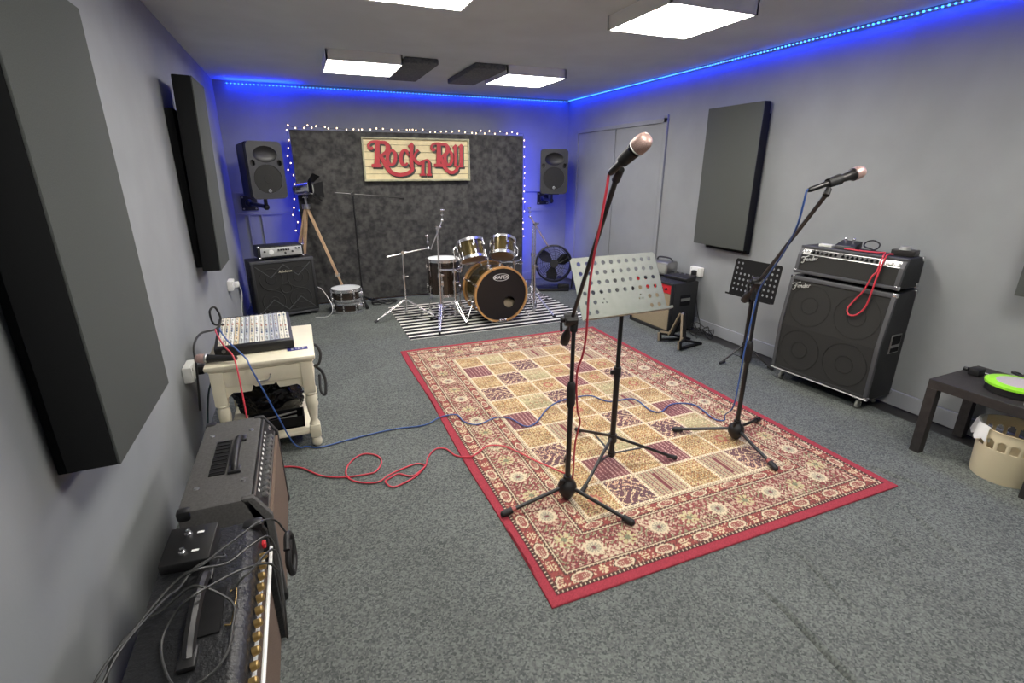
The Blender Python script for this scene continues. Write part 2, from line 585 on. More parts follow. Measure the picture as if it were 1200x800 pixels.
# ================================================================= SIGN
SW, SH = 1.29, .485
t = T('rock_sign', 'cream plank sign with red Rock n Roll lettering hung on the dark backdrop', 'sign', (.75, BY - .042, 1.43))
for k in range(6):
    h = SH / 6
    MB().box((SW / 2, .012, h * (k + .5)), (SW - .03, .018, h - .004), bevel=.002).build('plank', M['signwood'], t, smooth=False)
for c, s in (((SW / 2, 0, SH - .01), (SW, .04, .02)), ((SW / 2, 0, .01), (SW, .04, .02)), ((.01, 0, SH / 2), (.02, .04, SH - .04)), ((SW - .01, 0, SH / 2), (.02, .04, SH - .04))):
    MB().box(c, s, bevel=.003).build('frame_rail', M['signframe'], t, smooth=False)
def su(x, y):
    f = (y - 80) / 380
    l, r = 100 + 40 * f, 1050 + 22 * f
    tp, bt = 80 + 12 * (x - 100) / 950, 468 - 8 * (x - 140) / 920
    return (SW * (x - l) / (r - l), SH * (1 - (y - tp) / (bt - tp)))
def ribbon(pts, widths, n=7):
    P = spline([(x, y, 0) for x, y in pts], n)
    if isinstance(widths, (int, float)):
        widths = [widths] * len(pts)
    Wd = []
    for i in range(len(P)):
        u = i / (len(P) - 1) * (len(widths) - 1)
        k = min(int(u), len(widths) - 2)
        Wd.append(widths[k] + (widths[k + 1] - widths[k]) * (u - k))
    L, Rr = [], []
    for i, p in enumerate(P):
        d = P[min(i + 1, len(P) - 1)] - P[max(i - 1, 0)]
        q = Vector((-d.y, d.x, 0)).normalized() * Wd[i] / 2
        L.append((p.x + q.x, p.y + q.y))
        Rr.append((p.x - q.x, p.y - q.y))
    return L, Rr
def letter(strokes, name):
    red, sh = MB(), MB()
    for si, (pts, wd) in enumerate(strokes):
        wd = [w_ * .84 for w_ in wd] if isinstance(wd, list) else wd * .84
        L, Rr = ribbon(pts, wd, 7 if len(pts) > 2 else 1)
        for mb, dx, dy, z0, z1 in ((red, 0, 0, .010, .019 + .0005 * si), (sh, 16, 15, .001, .007 + .0003 * si)):
            for i in range(len(L) - 1):
                q = [L[i], L[i + 1], Rr[i + 1], Rr[i]]
                q = [su(x + dx, y + dy) for x, y in q]
                fr = [mb.bm.verts.new((x, -z1, z)) for x, z in q]
                bk = [mb.bm.verts.new((x, -z0, z)) for x, z in q]
                mb.bm.faces.new(fr)
                for a in range(4):
                    mb.bm.faces.new((fr[a], bk[a], bk[(a + 1) % 4], fr[(a + 1) % 4]))
    o = red.build(name, M['signred'], t, smooth=False)
    sh.build('letter_shadow', M['signshadow'], o, smooth=False)
def big_r(x, y, s, leg):
    f = lambda pts: [(x + s * a, y + s * b) for a, b in pts]
    return [(f([(36, 0), (18, 12), (2, 2), (-2, -22), (18, -44), (52, -50), (90, -48)]), [s * v for v in (30, 30, 28, 24, 26, 28, 30)]),
            (f([(70, -50), (72, 60), (72, 158)]), [s * v for v in (46, 50, 52)]),
            (f([(85, -44), (135, -40), (160, -8), (152, 35), (118, 62), (84, 70)]), [s * v for v in (32, 36, 44, 42, 30, 22)]),
            (f([(28, 158), (112, 158)]), s * 36)] + [(leg, None)]
def fix(st, wl):
    return [(p, w if w is not None else wl) for p, w in st]
def ell(cx, cy, rx, ry, a0, a1, n=14):
    return [(cx + rx * math.cos(R(a0 + (a1 - a0) * k / n)), cy - ry * math.sin(R(a0 + (a1 - a0) * k / n))) for k in range(n + 1)]
letter(fix(big_r(165, 170, 1.0, [(262, 245), (292, 290), (322, 345), (362, 388), (425, 408), (490, 398), (532, 372), (545, 342)]), [34, 40, 42, 42, 40, 40, 38, 30]), 'letter')
letter([(ell(357, 258, 34, 64, 0, 360), [34, 34, 26, 34, 34, 34, 26, 34, 34])], 'letter')
letter([(ell(470, 258, 34, 66, 45, 318), [32, 26, 34, 38, 34, 26, 20]), ([(492, 215), (500, 240)], 24)], 'letter')
letter([([(530, 140), (528, 240), (532, 345)], [36, 36, 40]), ([(500, 165), (535, 130)], 22), ([(545, 255), (565, 215), (588, 188)], [18, 22, 30]), ([(543, 245), (565, 285), (600, 308), (630, 300)], [24, 34, 32, 16])], 'letter')
letter([([(632, 285), (632, 350), (632, 410)], [30, 32, 34]), ([(608, 296), (640, 282), (672, 278), (690, 300)], [14, 20, 24, 24]), ([(684, 290), (688, 350), (690, 410)], [30, 32, 34]), ([(606, 408), (656, 408)], 22), ([(666, 408), (712, 408)], 22)], 'letter')
letter(fix(big_r(705, 178, .92, [(790, 245), (812, 300), (836, 350), (872, 382), (908, 385), (938, 365), (945, 338)]), [26, 34, 38, 38, 36, 34, 28]), 'letter')
letter([(ell(862, 258, 32, 62, 0, 360), [32, 32, 24, 32, 32, 32, 24, 32, 32])], 'letter')
letter([([(922, 145), (926, 240), (930, 335)], [30, 30, 34]), ([(900, 172), (926, 142)], 20)], 'letter')
letter([([(976, 140), (978, 240), (980, 335)], [32, 32, 36]), ([(955, 165), (980, 138)], 20), ([(948, 332), (1004, 332)], 22)], 'letter')

# ================================================================= ACOUSTIC PANELS
def wall_panel(label, loc, rz, wid, hei, thick, lean=0, bdrop=0, bshift=0, bh=None, gap=.05):
    t = T('acoustic_panel', label, 'acoustic panel', loc, rz, group='fabric acoustic panels on the walls')
    rot = Matrix.Rotation(R(lean), 4, 'X')
    b = MB().box((0, thick / 2 + .003, hei / 2), (wid, thick - .006, hei), bevel=.007)
    b.bm.transform(rot)
    b.build('side_cloth', M['panelside'], t)
    b = MB().box((0, .004, hei / 2), (wid - .002, .008, hei - .002), bevel=.003)
    b.bm.transform(rot)
    b.build('front_cloth', M['panelcloth'], t)
    bh = bh or hei * .82
    b = MB().box((bshift, thick + gap / 2, bh / 2 - bdrop), (wid - .12, gap, bh), bevel=.004)
    b.build('backing_frame', M['panelside'], t)
    return t
wall_panel('dark fabric acoustic panel hanging nearest the viewer on the left wall', (-.535, 1.80, .79), 90, .60, 1.22, .12, 0, .03, 0, 1.1, .045)
wall_panel('dark acoustic panel leaning out farther along the left wall', (-.545, 4.14, .90), 90, .48, 1.2, .11, 1.8, -.02, 0, 1.0, .045)
wall_panel('dark grey acoustic panel on the right wall between the doors and the tall amplifier', (3.55, 3.61, .88), -90, .62, 1.2, .075, 0, .035, .03, 1.15, .045)
wall_panel('acoustic panel on the right wall just showing at the right edge of the picture', (3.55, 1.11, .905), -90, .62, 1.2, .075, 0, .035, .03, 1.15, .045)

# ================================================================= PA LOUDSPEAKERS
SG = 'loudspeakers either side of the backdrop'
def pa_speaker(label, loc, rz, s=1.0):
    t = T('pa_speaker', label, 'loudspeaker', loc, rz, group=SG)
    w, h, d = .37 * s, .575 * s, .32 * s
    b = MB().prism(rrect(w, d, .04), -h / 2, h / 2, bevel=.022)
    for v in b.bm.verts:
        f = max(0, (v.co.y + d / 2) / d)
        v.co.x *= 1 - .22 * f
        v.co.z *= 1 - .10 * f
        if v.co.z < 0:
            v.co.x *= 1 - .06 * (-v.co.z / h)
    b.build('cabinet', M['black'], t)
    ft = frame((0, -d / 2 - .014 * s, 0), (1, 0, 0), (0, 0, 1))
    hw = [(.125 * s * math.cos(a), .16 * s + .082 * s * math.sin(a)) for a in [2 * math.pi * k / 28 for k in range(28)]]
    hl = [circ(0, -.085 * s, .148 * s, 32), hw, rrect(.05 * s, .06 * s, .022 * s, 3, -.140 * s, .075 * s), rrect(.05 * s, .06 * s, .022 * s, 3, .140 * s, .075 * s)]
    MB().mesh(plate(rrect(w, h, .05 * s, 5), hl, .045 * s), ft).build('baffle', M['speakerplastic'], t)
    f2 = frame((0, -d / 2 - .030 * s, .16 * s), (1, 0, 0), (0, 0, 1))
    MB().lathe([(.124 * s, 0), (.10 * s, -.014 * s), (.06 * s, -.022 * s), (.035 * s, -.024 * s), (0, -.024 * s)], f2, 28, False, .66).build('horn', M['black'], t)
    f3 = frame((0, -d / 2 - .022 * s, -.085 * s), (1, 0, 0), (0, 0, 1))
    MB().lathe([(.148 * s, 0), (.142 * s, .008 * s), (.1 * s, .012 * s), (.045 * s, .015 * s), (.042 * s, .018 * s), (0, .019 * s)], f3, 32, False).build('woofer_grille', M['grille'], t)
    MB().torus(f3, .146 * s, .006 * s, 36, 6).build('woofer_rim', M['speakerplastic'], t)
    f4 = frame((0, -d / 2 - .036 * s, -.205 * s), (1, 0, 0), (0, 0, 1))
    bd = MB().lathe([(.019 * s, -.012), (.019 * s, .002), (0, .003)], f4, 16).build('badge', M['chrome'], t)
    MB().mesh(text('W', .028 * s, .001), frame((0, -d / 2 - .0405 * s, -.205 * s), (1, 0, 0), (0, 0, 1))).build('badge_letter', M['black'], bd, smooth=False)
    return t
M['speakerplastic'] = mat('grey_speaker_plastic', (44, 45, 47), .5, noise=.1, scale=200)
pa_speaker('black moulded loudspeaker on the wall left of the backdrop, above the bass cabinet', (-.345, 6.22, 1.55), 27, .99)
pa_speaker('black moulded loudspeaker on the blue lit wall right of the backdrop', (3.25, 6.42, 1.535), -22, .98)
def bracket(label, loc, dx, sp):
    t = T('speaker_bracket', label, 'wall bracket', loc, group='brackets carrying the loudspeakers')
    MB().box((0, -.012, 0), (.17, .02, .17), bevel=.004).build('wall_plate', M['blackmetal'], t)
    for sx in (-1, 1):
        for sz in (-1, 1):
            MB().cyl((sx * .065, -.022, sz * .065), (sx * .065, -.03, sz * .065), .010, seg=8).build('bolt', M['steel'], t)
    MB().cyl((0, -.02, 0), (dx, -sp + .03, -.02), .022).sphere((0, -.04, 0), .045).sphere((dx, -sp + .03, -.02), .034).build('arm', M['blackmetal'], t)
    MB().cyl((dx, -sp + .03, -.05), (dx, -sp + .03, .07), .02).box((dx, -sp + .03, .072), (.16, .16, .012), bevel=.003).build('cradle', M['blackmetal'], t)
bracket('black wall bracket with bolted plate under the left loudspeaker', (-.53, YB, 1.19), .20, .54)
bracket('black wall bracket under the right loudspeaker on the blue lit wall', (3.28, YB, 1.17), -.02, .36)

# ================================================================= BASS CABINET AND HEAD (far left)
t = T('bass_cabinet', 'black bass speaker cabinet standing in the far left corner', 'speaker cabinet', (-.235, 5.92, 0), 15)
CW, CH, CD = .645, .645, .285
b = MB().box((0, CD / 2 + .012, .05 + (CH - .05) / 2), (CW, CD - .02, CH - .05), bevel=.006)
b.build('carcass', M['tolex'], t)
for c, s in (((0, .01, CH - .016), (CW, .03, .032)), ((0, .01, .066), (CW, .03, .032)), ((-CW / 2 + .014, .01, CH / 2 + .025), (.028, .03, CH - .115)), ((CW / 2 - .014, .01, CH / 2 + .025), (.028, .03, CH - .115))):
    MB().box(c, s, bevel=.004).build('front_rail', M['edge'] if c[2] > .5 else M['tolex'], t)
MB().box((0, .012, CH / 2 + .025), (CW - .05, .02, CH - .11)).build('grille', M['grille'], t, smooth=False)
b = MB()
ff = lambda x, z: frame((x, 0, z), (1, 0, 0), (0, 0, 1))
for x in (-.14, .14):
    for z in (.20, .44):
        b.torus(ff(x, z), .115, .006, 36, 5)
        b.torus(ff(x, z), .05, .004, 24, 5)
b.torus(ff(0, .33), .055, .008, 28, 6)
b.build('cone_rings', M['grille2'], t)
b = MB()
for z0, zs in ((.59, -1), (.09, 1)):
    P = [(-.28, z0), (-.14, z0 + zs * .13), (0, z0), (.14, z0 + zs * .13), (.28, z0)]
    for a, c in zip(P, P[1:]):
        b.bar((a[0], 0, a[1]), (c[0], 0, c[1]), .008, .008, up=(0, 1, 0))
b.build('grille_seams', M['edge'], t)
bd = MB().prism(rrect(.17, .040, .012), 0, .008, frame((.01, .002, .515), (1, 0, 0), (0, 0, 1))).build('badge', M['black'], t)
MB().mesh(text('Ashdown', .036, .001, .2), frame((.01, -.008, .515), (1, 0, 0), (0, 0, 1))).build('badge_lettering', M['cream'], bd, smooth=False)
for x in (-.22, .22):
    for y in (.05, .24):
        MB().cyl((x, y, 0), (x, y, .05), .022).build('foot', M['rubber'], t)
MB().box((-CW / 2, CD / 2, .42), (.012, .14, .09), bevel=.005).build('side_handle', M['black'], t)
MB().box((0, -.005, .04), (CW - .02, .02, .02), bevel=.003).build('bottom_trim', M['edge'], t)

t = T('bass_amplifier', 'small black amplifier head with silver panel on top of the bass cabinet', 'amplifier', (-.23, 5.955, CH), 15)
b = MB().box((0, .13, .018 + .062), (.46, .24, .124), bevel=.006).build('case', M['tolex'], t)
MB().box((0, .007, .08), (.42, .012, .092), bevel=.003).build('front_panel', M['silver'], t)
for x, z in [(-.17, .09), (-.03, .098), (-.005, .098), (.02, .098), (.045, .098), (.07, .098), (.035, .063), (.11, .075), (.15, .105), (.18, .105)]:
    MB().cyl((x, .002, z), (x, -.014, z), .0105, .009, 12).build('knob', M['black'], t)
MB().lathe([(.026, 0), (.026, .004), (0, .004)], frame((-.105, .001, .082), (1, 0, 0), (0, 0, 1)), 20).build('level_meter', M['white'], t)
for x in (-.225, .225):
    for z in (.022, .138):
        MB().box((x * .985, .012, z), (.024, .03, .022), bevel=.006).build('corner_cap', M['chrome'], t)
for x in (-.18, .18):
    for y in (.04, .21):
        MB().cyl((x, y, 0), (x, y, .02), .016).build('foot', M['rubber'], t)

# ================================================================= TRIPOD SPOTLIGHT
t = T('tripod_spotlight', 'small blue lit spotlight with barn doors on pale wooden tripod', 'spotlight', (.08, 6.27, 0))
hub = Vector((0, 0, 1.17))
for f in ((-.33, .25, .014), (-.19, .115, .014), (.36, -.115, .014)):
    f = Vector(f)
    d = f - hub
    s = Vector((-d.y, d.x, 0)).normalized() * .016
    k = hub + d * .68
    lg = MB().bar(hub + s * 1.2, k + s * .8, .016, .02).bar(hub - s * 1.2, k - s * .8, .016, .02).build('leg', M['wood'], t)
    MB().bar(k - d * .1, f, .016, .022).build('leg_extension', M['wood'], lg)
    MB().bar(k - Vector((.03, 0, 0)), k + Vector((.03, 0, 0)), .03, .03).build('leg_clamp', M['steel'], lg)
    MB().cyl(f + Vector((0, 0, .02)), f, .014, .006).build('foot_tip', M['steel'], lg)
MB().cyl(hub - Vector((0, 0, .03)), hub + Vector((0, 0, .02)), .045).cyl(hub, hub + Vector((0, 0, .10)), .014).build('hub', M['steel'], t)
hc = Vector((.02, -.02, 1.36))
ax = Vector((.86, -.42, .10)).normalized()
MB().bar(hub + Vector((0, 0, .10)), hc + Vector((0, 0, -.09)), .02, .02).bar(hc + Vector((-.04, -.09, -.09)), hc + Vector((-.04, -.09, .02)), .02, .006).bar(hc + Vector((-.04, .09, -.09)), hc + Vector((-.04, .09, .02)), .02, .006).bar(hc + Vector((-.04, -.09, -.09)), hc + Vector((-.04, .09, -.09)), .02, .006).build('yoke', M['chrome'], t)
MB().cyl(hc - ax * .10, hc + ax * .05, .06, .075, 20).build('lamp_head', M['chrome'], t)
MB().cyl(hc - ax * .135, hc - ax * .10, .045, .06, 20).build('lamp_back', M['bluemetal'] if 'bluemetal' in M else M['steel'], t)
MB().cyl(hc + ax * .05, hc + ax * .056, .066, seg=20).build('lens', M['glassgrey'], t)
m4 = zframe(hc + ax * .06, ax)
for k in range(4):
    a = Matrix.Rotation(R(90 * k), 4, 'Z')
    o1 = MB().prism([(-.06, .07), (.06, .07), (.09, .17), (-.09, .17)], 0, .003)
    o1.bm.transform(Matrix.Translation((0, .07, 0)) @ Matrix.Rotation(R(48), 4, 'X') @ Matrix.Translation((0, -.07, 0)))
    o1.bm.transform(m4 @ a)
    o1.build('barn_door', M['blackmatte'], t, smooth=False)

# ================================================================= BACK MICROPHONE STAND AND SNARES
def tripod_legs(t, c, n, rad, top, hh, r, material, a0=0, foot=M['rubber'], strut=None):
    for k in range(n):
        a = R(a0 + 360 * k / n)
        d = Vector((math.cos(a), math.sin(a), 0))
        l = MB().cyl(Vector(c) + d * top[0] + Vector((0, 0, hh)), Vector(c) + d * rad + Vector((0, 0, r)), r, seg=10).build('leg', material, t)
        MB().cyl(Vector(c) + d * (rad - .035) + Vector((0, 0, r + .002 + .035 * hh / rad)), Vector(c) + d * (rad + .012) + Vector((0, 0, r + .001)), r * 1.55, seg=10).build('foot', foot, l)
t = T('microphone_stand', 'thin black boom microphone stand in front of the dark backdrop behind the snare drums', 'microphone stand', (.58, 6.14, 0))
tripod_legs(t, (0, 0, 0), 3, .2, (.02,), .10, .013, M['blackmetal'], 36)
MB().cyl((0, 0, .08), (0, 0, 1.27), .0095).cyl((0, 0, .6), (0, 0, .68), .015).build('pole', M['blackmetal'], t)
MB().cyl((-.19, .0, 1.315), (.52, -.01, 1.25), .0075, seg=8).build('boom_arm', M['blackmetal'], t)
MB().cyl((0, -.02, 1.297), (0, .02, 1.297), .022).cyl((0, 0, 1.25), (0, 0, 1.29), .015).build('clutch', M['blackmetal'], t)
MB().cyl((.52, -.01, 1.25), (.58, -.02, 1.243), .02, .016).build('clip', M['rubber'], t)

def lug(mb, p, axis, out, ln, r=.008):
    p, axis, out = Vector(p), Vector(axis).normalized(), Vector(out).normalized()
    mb.cyl(p - axis * ln / 2 + out * .012, p + axis * ln / 2 + out * .012, r, seg=8)
    mb.cyl(p, p + out * .016, r * 1.2, seg=8)

def drum(t, m, r, dep, shell, nl, top, bottom, hoop='chrome', hoopw=.018, badge_a=None, lugr=.008):
    MB().lathe([(r, 0), (r, dep)], m, 40, True).build('shell', M[shell], t)
    for z, hd in ((0, bottom), (dep, top)):
        sgn = 1 if z > 0 else -1
        b = MB()
        b.lathe([(r + .004, z - sgn * hoopw), (r + .012, z - sgn * hoopw), (r + .012, z + sgn * .012), (r - .004, z + sgn * .012), (r - .004, z)], m, 44, False)
        b.build('hoop', M[hoop], t)
        MB().lathe([(r - .003, z + sgn * .001), (0, z + sgn * .004)], m, 40, False).build('drum_head', M[hd], t)
    b3 = m.to_3x3()
    ax = b3 @ Vector((0, 0, 1))
    for k in range(nl):
        a = 2 * math.pi * (k + .5) / nl
        o = b3 @ Vector((math.cos(a), math.sin(a), 0))
        b = MB()
        base = m @ Vector((r * math.cos(a), r * math.sin(a), 0))
        for f in (.22, .78):
            lug(b, base + ax * dep * f, ax, o, .05, lugr)
        b.cyl(base + o * .014 + ax * (-.012), base + o * .014 + ax * dep * .22, .0035, seg=6)
        b.cyl(base + o * .014 + ax * dep * .78, base + o * .014 + ax * (dep + .012), .0035, seg=6)
        b.build('lug', M['chrome'], t)
t = T('snare_drum', 'black snare drum at the bottom of the pair by the backdrop', 'snare drum', (.395, 5.95, .002), group='stacked snare drums')
drum(t, Matrix.Translation((0, 0, .012)), .168, .105, 'darkshell', 8, 'drumhead', 'clearhead')
MB().box((.12, -.14, .07), (.05, .03, .06), bevel=.006).build('strainer', M['chrome'], t)
t = T('snare_drum', 'snare drum stacked on top of another, white head upward, beside the bass cabinet', 'snare drum', (.385, 5.955, .137), group='stacked snare drums')
drum(t, Matrix.Translation((0, 0, .012)), .166, .115, 'darkshell', 8, 'drumhead', 'clearhead')
MB().box((.15, -.1, .07), (.05, .03, .06), bevel=.006).build('strainer', M['chrome'], t)

# ================================================================= DRUM MAT AND KIT
def stripe_mat():
    m = mat('striped_mat_weave', (30, 30, 31), .9, spec=.15)
    nt = m.node_tree
    b = nt.nodes['Principled BSDF']
    tc = nt.nodes.new('ShaderNodeTexCoord')
    sp = nt.nodes.new('ShaderNodeSeparateXYZ')
    nt.links.new(tc.outputs['Object'], sp.inputs[0])
    a = nt.nodes.new('ShaderNodeMath'); a.operation = 'MULTIPLY'; a.inputs[1].default_value = 1 / .108
    f = nt.nodes.new('ShaderNodeMath'); f.operation = 'FRACT'
    g = nt.nodes.new('ShaderNodeMath'); g.operation = 'GREATER_THAN'; g.inputs[1].default_value = .60
    mx = nt.nodes.new('ShaderNodeMix'); mx.data_type = 'RGBA'
    mx.inputs[6].default_value = (*lin((34, 35, 37)), 1)
    mx.inputs[7].default_value = (*lin((214, 212, 204)), 1)
    nt.links.new(sp.outputs['Y'], a.inputs[0]); nt.links.new(a.outputs[0], f.inputs[0]); nt.links.new(f.outputs[0], g.inputs[0])
    nt.links.new(g.outputs[0], mx.inputs[0]); nt.links.new(mx.outputs[2], b.inputs['Base Color'])
    return m
M['stripes'] = stripe_mat()
o = MB().box((0, 0, 0), (2.0, 1.3, .006), bevel=.002).build('drum_mat', M['stripes'], smooth=False)
o.location = (1.84, 5.25, .004)
tag(o, 'black and white striped mat under the drum kit', 'mat')

KG = 'chrome hardware of the drum kit'
t = T('bass_drum', 'large bass drum with black front head and pale wooden hoops', 'drum', (1.86, 5.0, .007))
bc = Vector((0, -.20, .305))
mF = zframe(bc, (0, 1, 0))           # z runs from the front head to the rear
DR, DD = .275, .43
MB().lathe([(DR, .0), (DR, DD)], mF, 56, False).build('shell', M['shell'], t)
for z in (-.012, DD - .03):
    h = MB().lathe([(DR + .004, z), (DR + .022, z), (DR + .022, z + .042), (DR + .004, z + .042), (DR + .004, z)], mF, 56, False).build('hoop', M['hoopwood'], t)
    MB().lathe([(DR + .0235, z + .014), (DR + .0238, z + .028)], mF, 56, False).build('hoop_inlay', M['darkshell'], h)
pc = (.088, -.085)
hd = plate(circ(0, 0, DR + .002, 56), [circ(pc[0], pc[1], .064, 28)], .002)
fm = frame(bc + Vector((0, .004, 0)), (1, 0, 0), (0, 0, 1))
fh = MB().mesh(hd, fm).build('front_head', M['blackhead'], t, smooth=False)
MB().torus(frame(bc + Vector((pc[0], .002, pc[1])), (1, 0, 0), (0, 0, 1)), .064, .004, 28, 6).build('port_ring', M['black'], fh)
MB().lathe([(DR - .004, DD - .02), (0, DD - .018)], mF, 40, False).build('rear_head', M['clearhead'], t)
MB().sphere(bc + Vector((.07, .085, -.155)), .1, (1.5, .62, .95), 16).build('damping_pillow', M['tan'], t)
lg = MB()
lf = frame(bc + Vector((.0, .001, .185)), (1, 0, 0), (0, 0, 1))
lg.torus(Matrix.Translation((0, 0, 0)) @ lf, .086, .0045, 40, 5, .42)
em = lg.build('logo_ring', M['white'], fh)
MB().mesh(text('MAPEX', .050, .0008, .10, .0008, spacing=1.0), frame(bc + Vector((0, .0015, .184)), (1, 0, 0), (0, 0, 1))).build('logo_lettering', M['white'], fh, smooth=False)
for k in range(8):
    a = 2 * math.pi * (k + .5) / 8
    o_ = Vector((math.cos(a), 0, math.sin(a)))
    for z0, zd in ((0, 1), (DD - .01, -1)):
        p = bc + o_ * (DR + .028) + Vector((0, z0, 0))
        b = MB()
        b.box(bc + o_ * (DR + .026) + Vector((0, z0 + .004, 0)), (.022, .03, .022), Matrix.Rotation(-a, 3, 'Y'), .004)
        b.cyl(p, p + Vector((0, zd * .09, 0)), .0035, seg=6)
        b.cyl(p + Vector((0, -zd * .03, 0)), p, .006, seg=6)
        b.cyl(bc + o_ * DR + Vector((0, z0 + zd * .10, 0)), bc + o_ * (DR + .02) + Vector((0, z0 + zd * .10, 0)), .011, seg=8)
        b.cyl(p + Vector((0, zd * .07, 0)), p + Vector((0, zd * .13, 0)), .008, seg=8)
        b.build('tension_claw', M['chrome'], t)
for sx in (-1, 1):
    MB().cyl((sx * .26, -.02, .20), (sx * .36, -.10, .012), .0065, seg=8).sphere((sx * .26, -.02, .20), .022, seg=10).sphere((sx * .36, -.10, .012), .011, seg=8).build('spur', M['chrome'], t)
b = MB().cyl((-.058, .04, .56), (-.058, .04, .655), .008).box((-.058, .04, .578), (.05, .06, .014), bevel=.004).sphere((-.058, .04, .655), .010, seg=10)
b.build('tom_mount', M['chrome'], t)
b = MB()
for k in range(3):
    b.cyl((-.03 + .03 * k, -.215, .025), (-.03 + .03 * k, -.24, .045), .008, seg=8)
b.box((0, -.215, .018), (.11, .03, .016), bevel=.004)
b.build('hoop_clamp', M['chrome'], t)

def tom(label, c, axis, r, dep, side):
    t = T('tom_drum', label, 'drum', c, group='rack toms on the bass drum')
    m = zframe((0, 0, 0), axis)
    m = m @ Matrix.Translation((0, 0, -dep / 2))
    drum(t, m, r, dep, 'shell', 6, 'drumhead', 'clearhead')
    ins = Vector((-.02, -1, 0))
    ax = Vector(axis).normalized()
    q = (ins - ax * ins.dot(ax)).normalized()
    MB().lathe([(.014, 0), (.012, .004), (0, .005)], zframe(q * r + ax * .03, q), 14).build('badge', M['chrome'], t)
    bb = MB()
    q2 = ax.cross(q)
    q2 = q2 * side
    bb.tube([q2 * (r + .02) + ax * .06, q2 * (r + .05) + ax * .03, q2 * (r + .05) - ax * .05, q2 * (r + .02) - ax * .07], .008, 7, 4)
    bb.build('suspension_mount', M['chrome'], t)
tom('bronze lacquered tom on the left above the bass drum', (1.632, 5.09, .745), (-.06, .46, .89), .135, .19, -1)
tom('bronze lacquered tom on the right above the bass drum, tilted sideways', (1.965, 5.03, .765), (.22, .50, .87), .126, .18, 1)
t = T('floor_tom', 'dark floor tom on three chrome legs, left of the bass drum', 'drum', (1.40, 5.40, .007))
drum(t, Matrix.Translation((0, 0, .235)), .172, .385, 'darkshell', 8, 'drumhead', 'clearhead')
for a in (250, 10, 130):
    d = Vector((math.cos(R(a)), math.sin(R(a)), 0))
    MB().tube([d * .192 + Vector((0, 0, .48)), d * .192 + Vector((0, 0, .14)), d * .215 + Vector((0, 0, .08)), d * .215 + Vector((0, 0, .012))], .0065, 7, 4).box(d * .182 + Vector((0, 0, .38)), (.03, .03, .06), bevel=.006).sphere(d * .215 + Vector((0, 0, .012)), .013, seg=8).build('leg', M['chrome'], t)

def cymbal_stand(label, c, a0, rad, hub, top, boom=None, rod=None, name='cymbal_stand', mid=.45):
    t = T(name, label, 'cymbal stand' if name == 'cymbal_stand' else 'drum stand', (c[0], c[1], .007), group=KG)
    for k in range(3):
        a = R(a0 + 120 * k)
        d = Vector((math.cos(a), math.sin(a), 0))
        s = Vector((-d.y, d.x, 0)) * .011
        b = MB()
        for q in (-1, 1):
            b.tube([d * .022 + s * q + Vector((0, 0, hub)), d * rad * .55 + s * q + Vector((0, 0, hub * .52)), d * rad + s * q * .3 + Vector((0, 0, .022))], .0062, 7, 3)
        b.bar(d * .02 + Vector((0, 0, .06)), d * rad * .55 + Vector((0, 0, hub * .48)), .014, .004)
        l = b.build('leg', M['chrome'], t)
        MB().cyl(d * (rad - .02) + Vector((0, 0, .024)), d * (rad + .022) + Vector((0, 0, .013)), .0125, seg=9).build('foot', M['rubber'], l)
    MB().cyl((0, 0, .03), (0, 0, mid), .0125, seg=10).cyl((0, 0, mid), (0, 0, top), .009, seg=10).build('pole', M['chrome'], t)
    for z in (hub, mid, .06):
        b = MB().cyl((0, 0, z - .02), (0, 0, z + .02), .019, seg=10)
        if z == mid:
            b.box((.025, 0, mid), (.05, .008, .018), bevel=.003)
        b.build('collar', M['chrome'], t)
    if boom:
        p, q = Vector(boom[0]), Vector(boom[1])
        MB().cyl(p, q, .0078, seg=9).build('boom_arm', M['chrome'], t)
        b = MB().cyl((0, -.018, top), (0, .018, top), .020, seg=10).box((.024, 0, top + .004), (.04, .008, .016), bevel=.003)
        b.build('tilter', M['chrome'], t)
        if rod:
            r_ = Vector(rod)
            b = MB().sphere(q, .016, seg=10).cyl(q, r_, .004, seg=7).box(r_, (.036, .008, .018), bevel=.003).cyl(q + (r_ - q) * .45, q + (r_ - q) * .6, .014, seg=10)
            b.build('cymbal_rod', M['chrome'], t)
    return t
cymbal_stand('low chrome cymbal stand at the left end of the striped mat, boom level, no cymbal', (.965, 5.42), 200, .37, .19, .71, ((-.165, 0, .675), (.285, 0, .745)), (.275, 0, .875))
cymbal_stand('tall chrome cymbal stand left of the bass drum, boom pointing steeply up', (1.25, 4.99), 252, .34, .22, 1.00, ((-.075, 0, .79), (.055, 0, 1.075)), (.06, 0, 1.17), mid=.52)
cymbal_stand('tall chrome cymbal stand right of the bass drum, bare boom sloping down right', (2.325, 4.98), 300, .27, .24, 1.00, ((.165, 0, .75), (-.06, 0, 1.08)), (-.07, 0, 1.17), mid=.54)
cymbal_stand('chrome stand standing behind the others, next to the floor fan', (2.50, 5.42), 250, .22, .22, .93, name='cymbal_stand', mid=.60)
def basket(label, c, z, a0, rad):
    t = cymbal_stand(label, c, a0, rad, .2, z, name='snare_stand', mid=z * .75)
    b = MB()
    for k in range(3):
        a = R(40 + 120 * k)
        d = Vector((math.cos(a), math.sin(a), 0))
        b.tube([(0, 0, z), d * .09 + Vector((0, 0, z)), d * .155 + Vector((0, 0, z + .005)), d * .165 + Vector((0, 0, z + .035))], .009, 7, 4)
    b.cyl((0, 0, z - .03), (0, 0, z + .015), .024)
    b.build('basket', M['chrome'], t)
basket('empty chrome snare stand with open basket in front of the floor tom', (1.44, 5.10), .545, 280, .26)
basket('empty chrome snare stand with open basket right of the bass drum', (2.24, 5.36), .535, 230, .22)
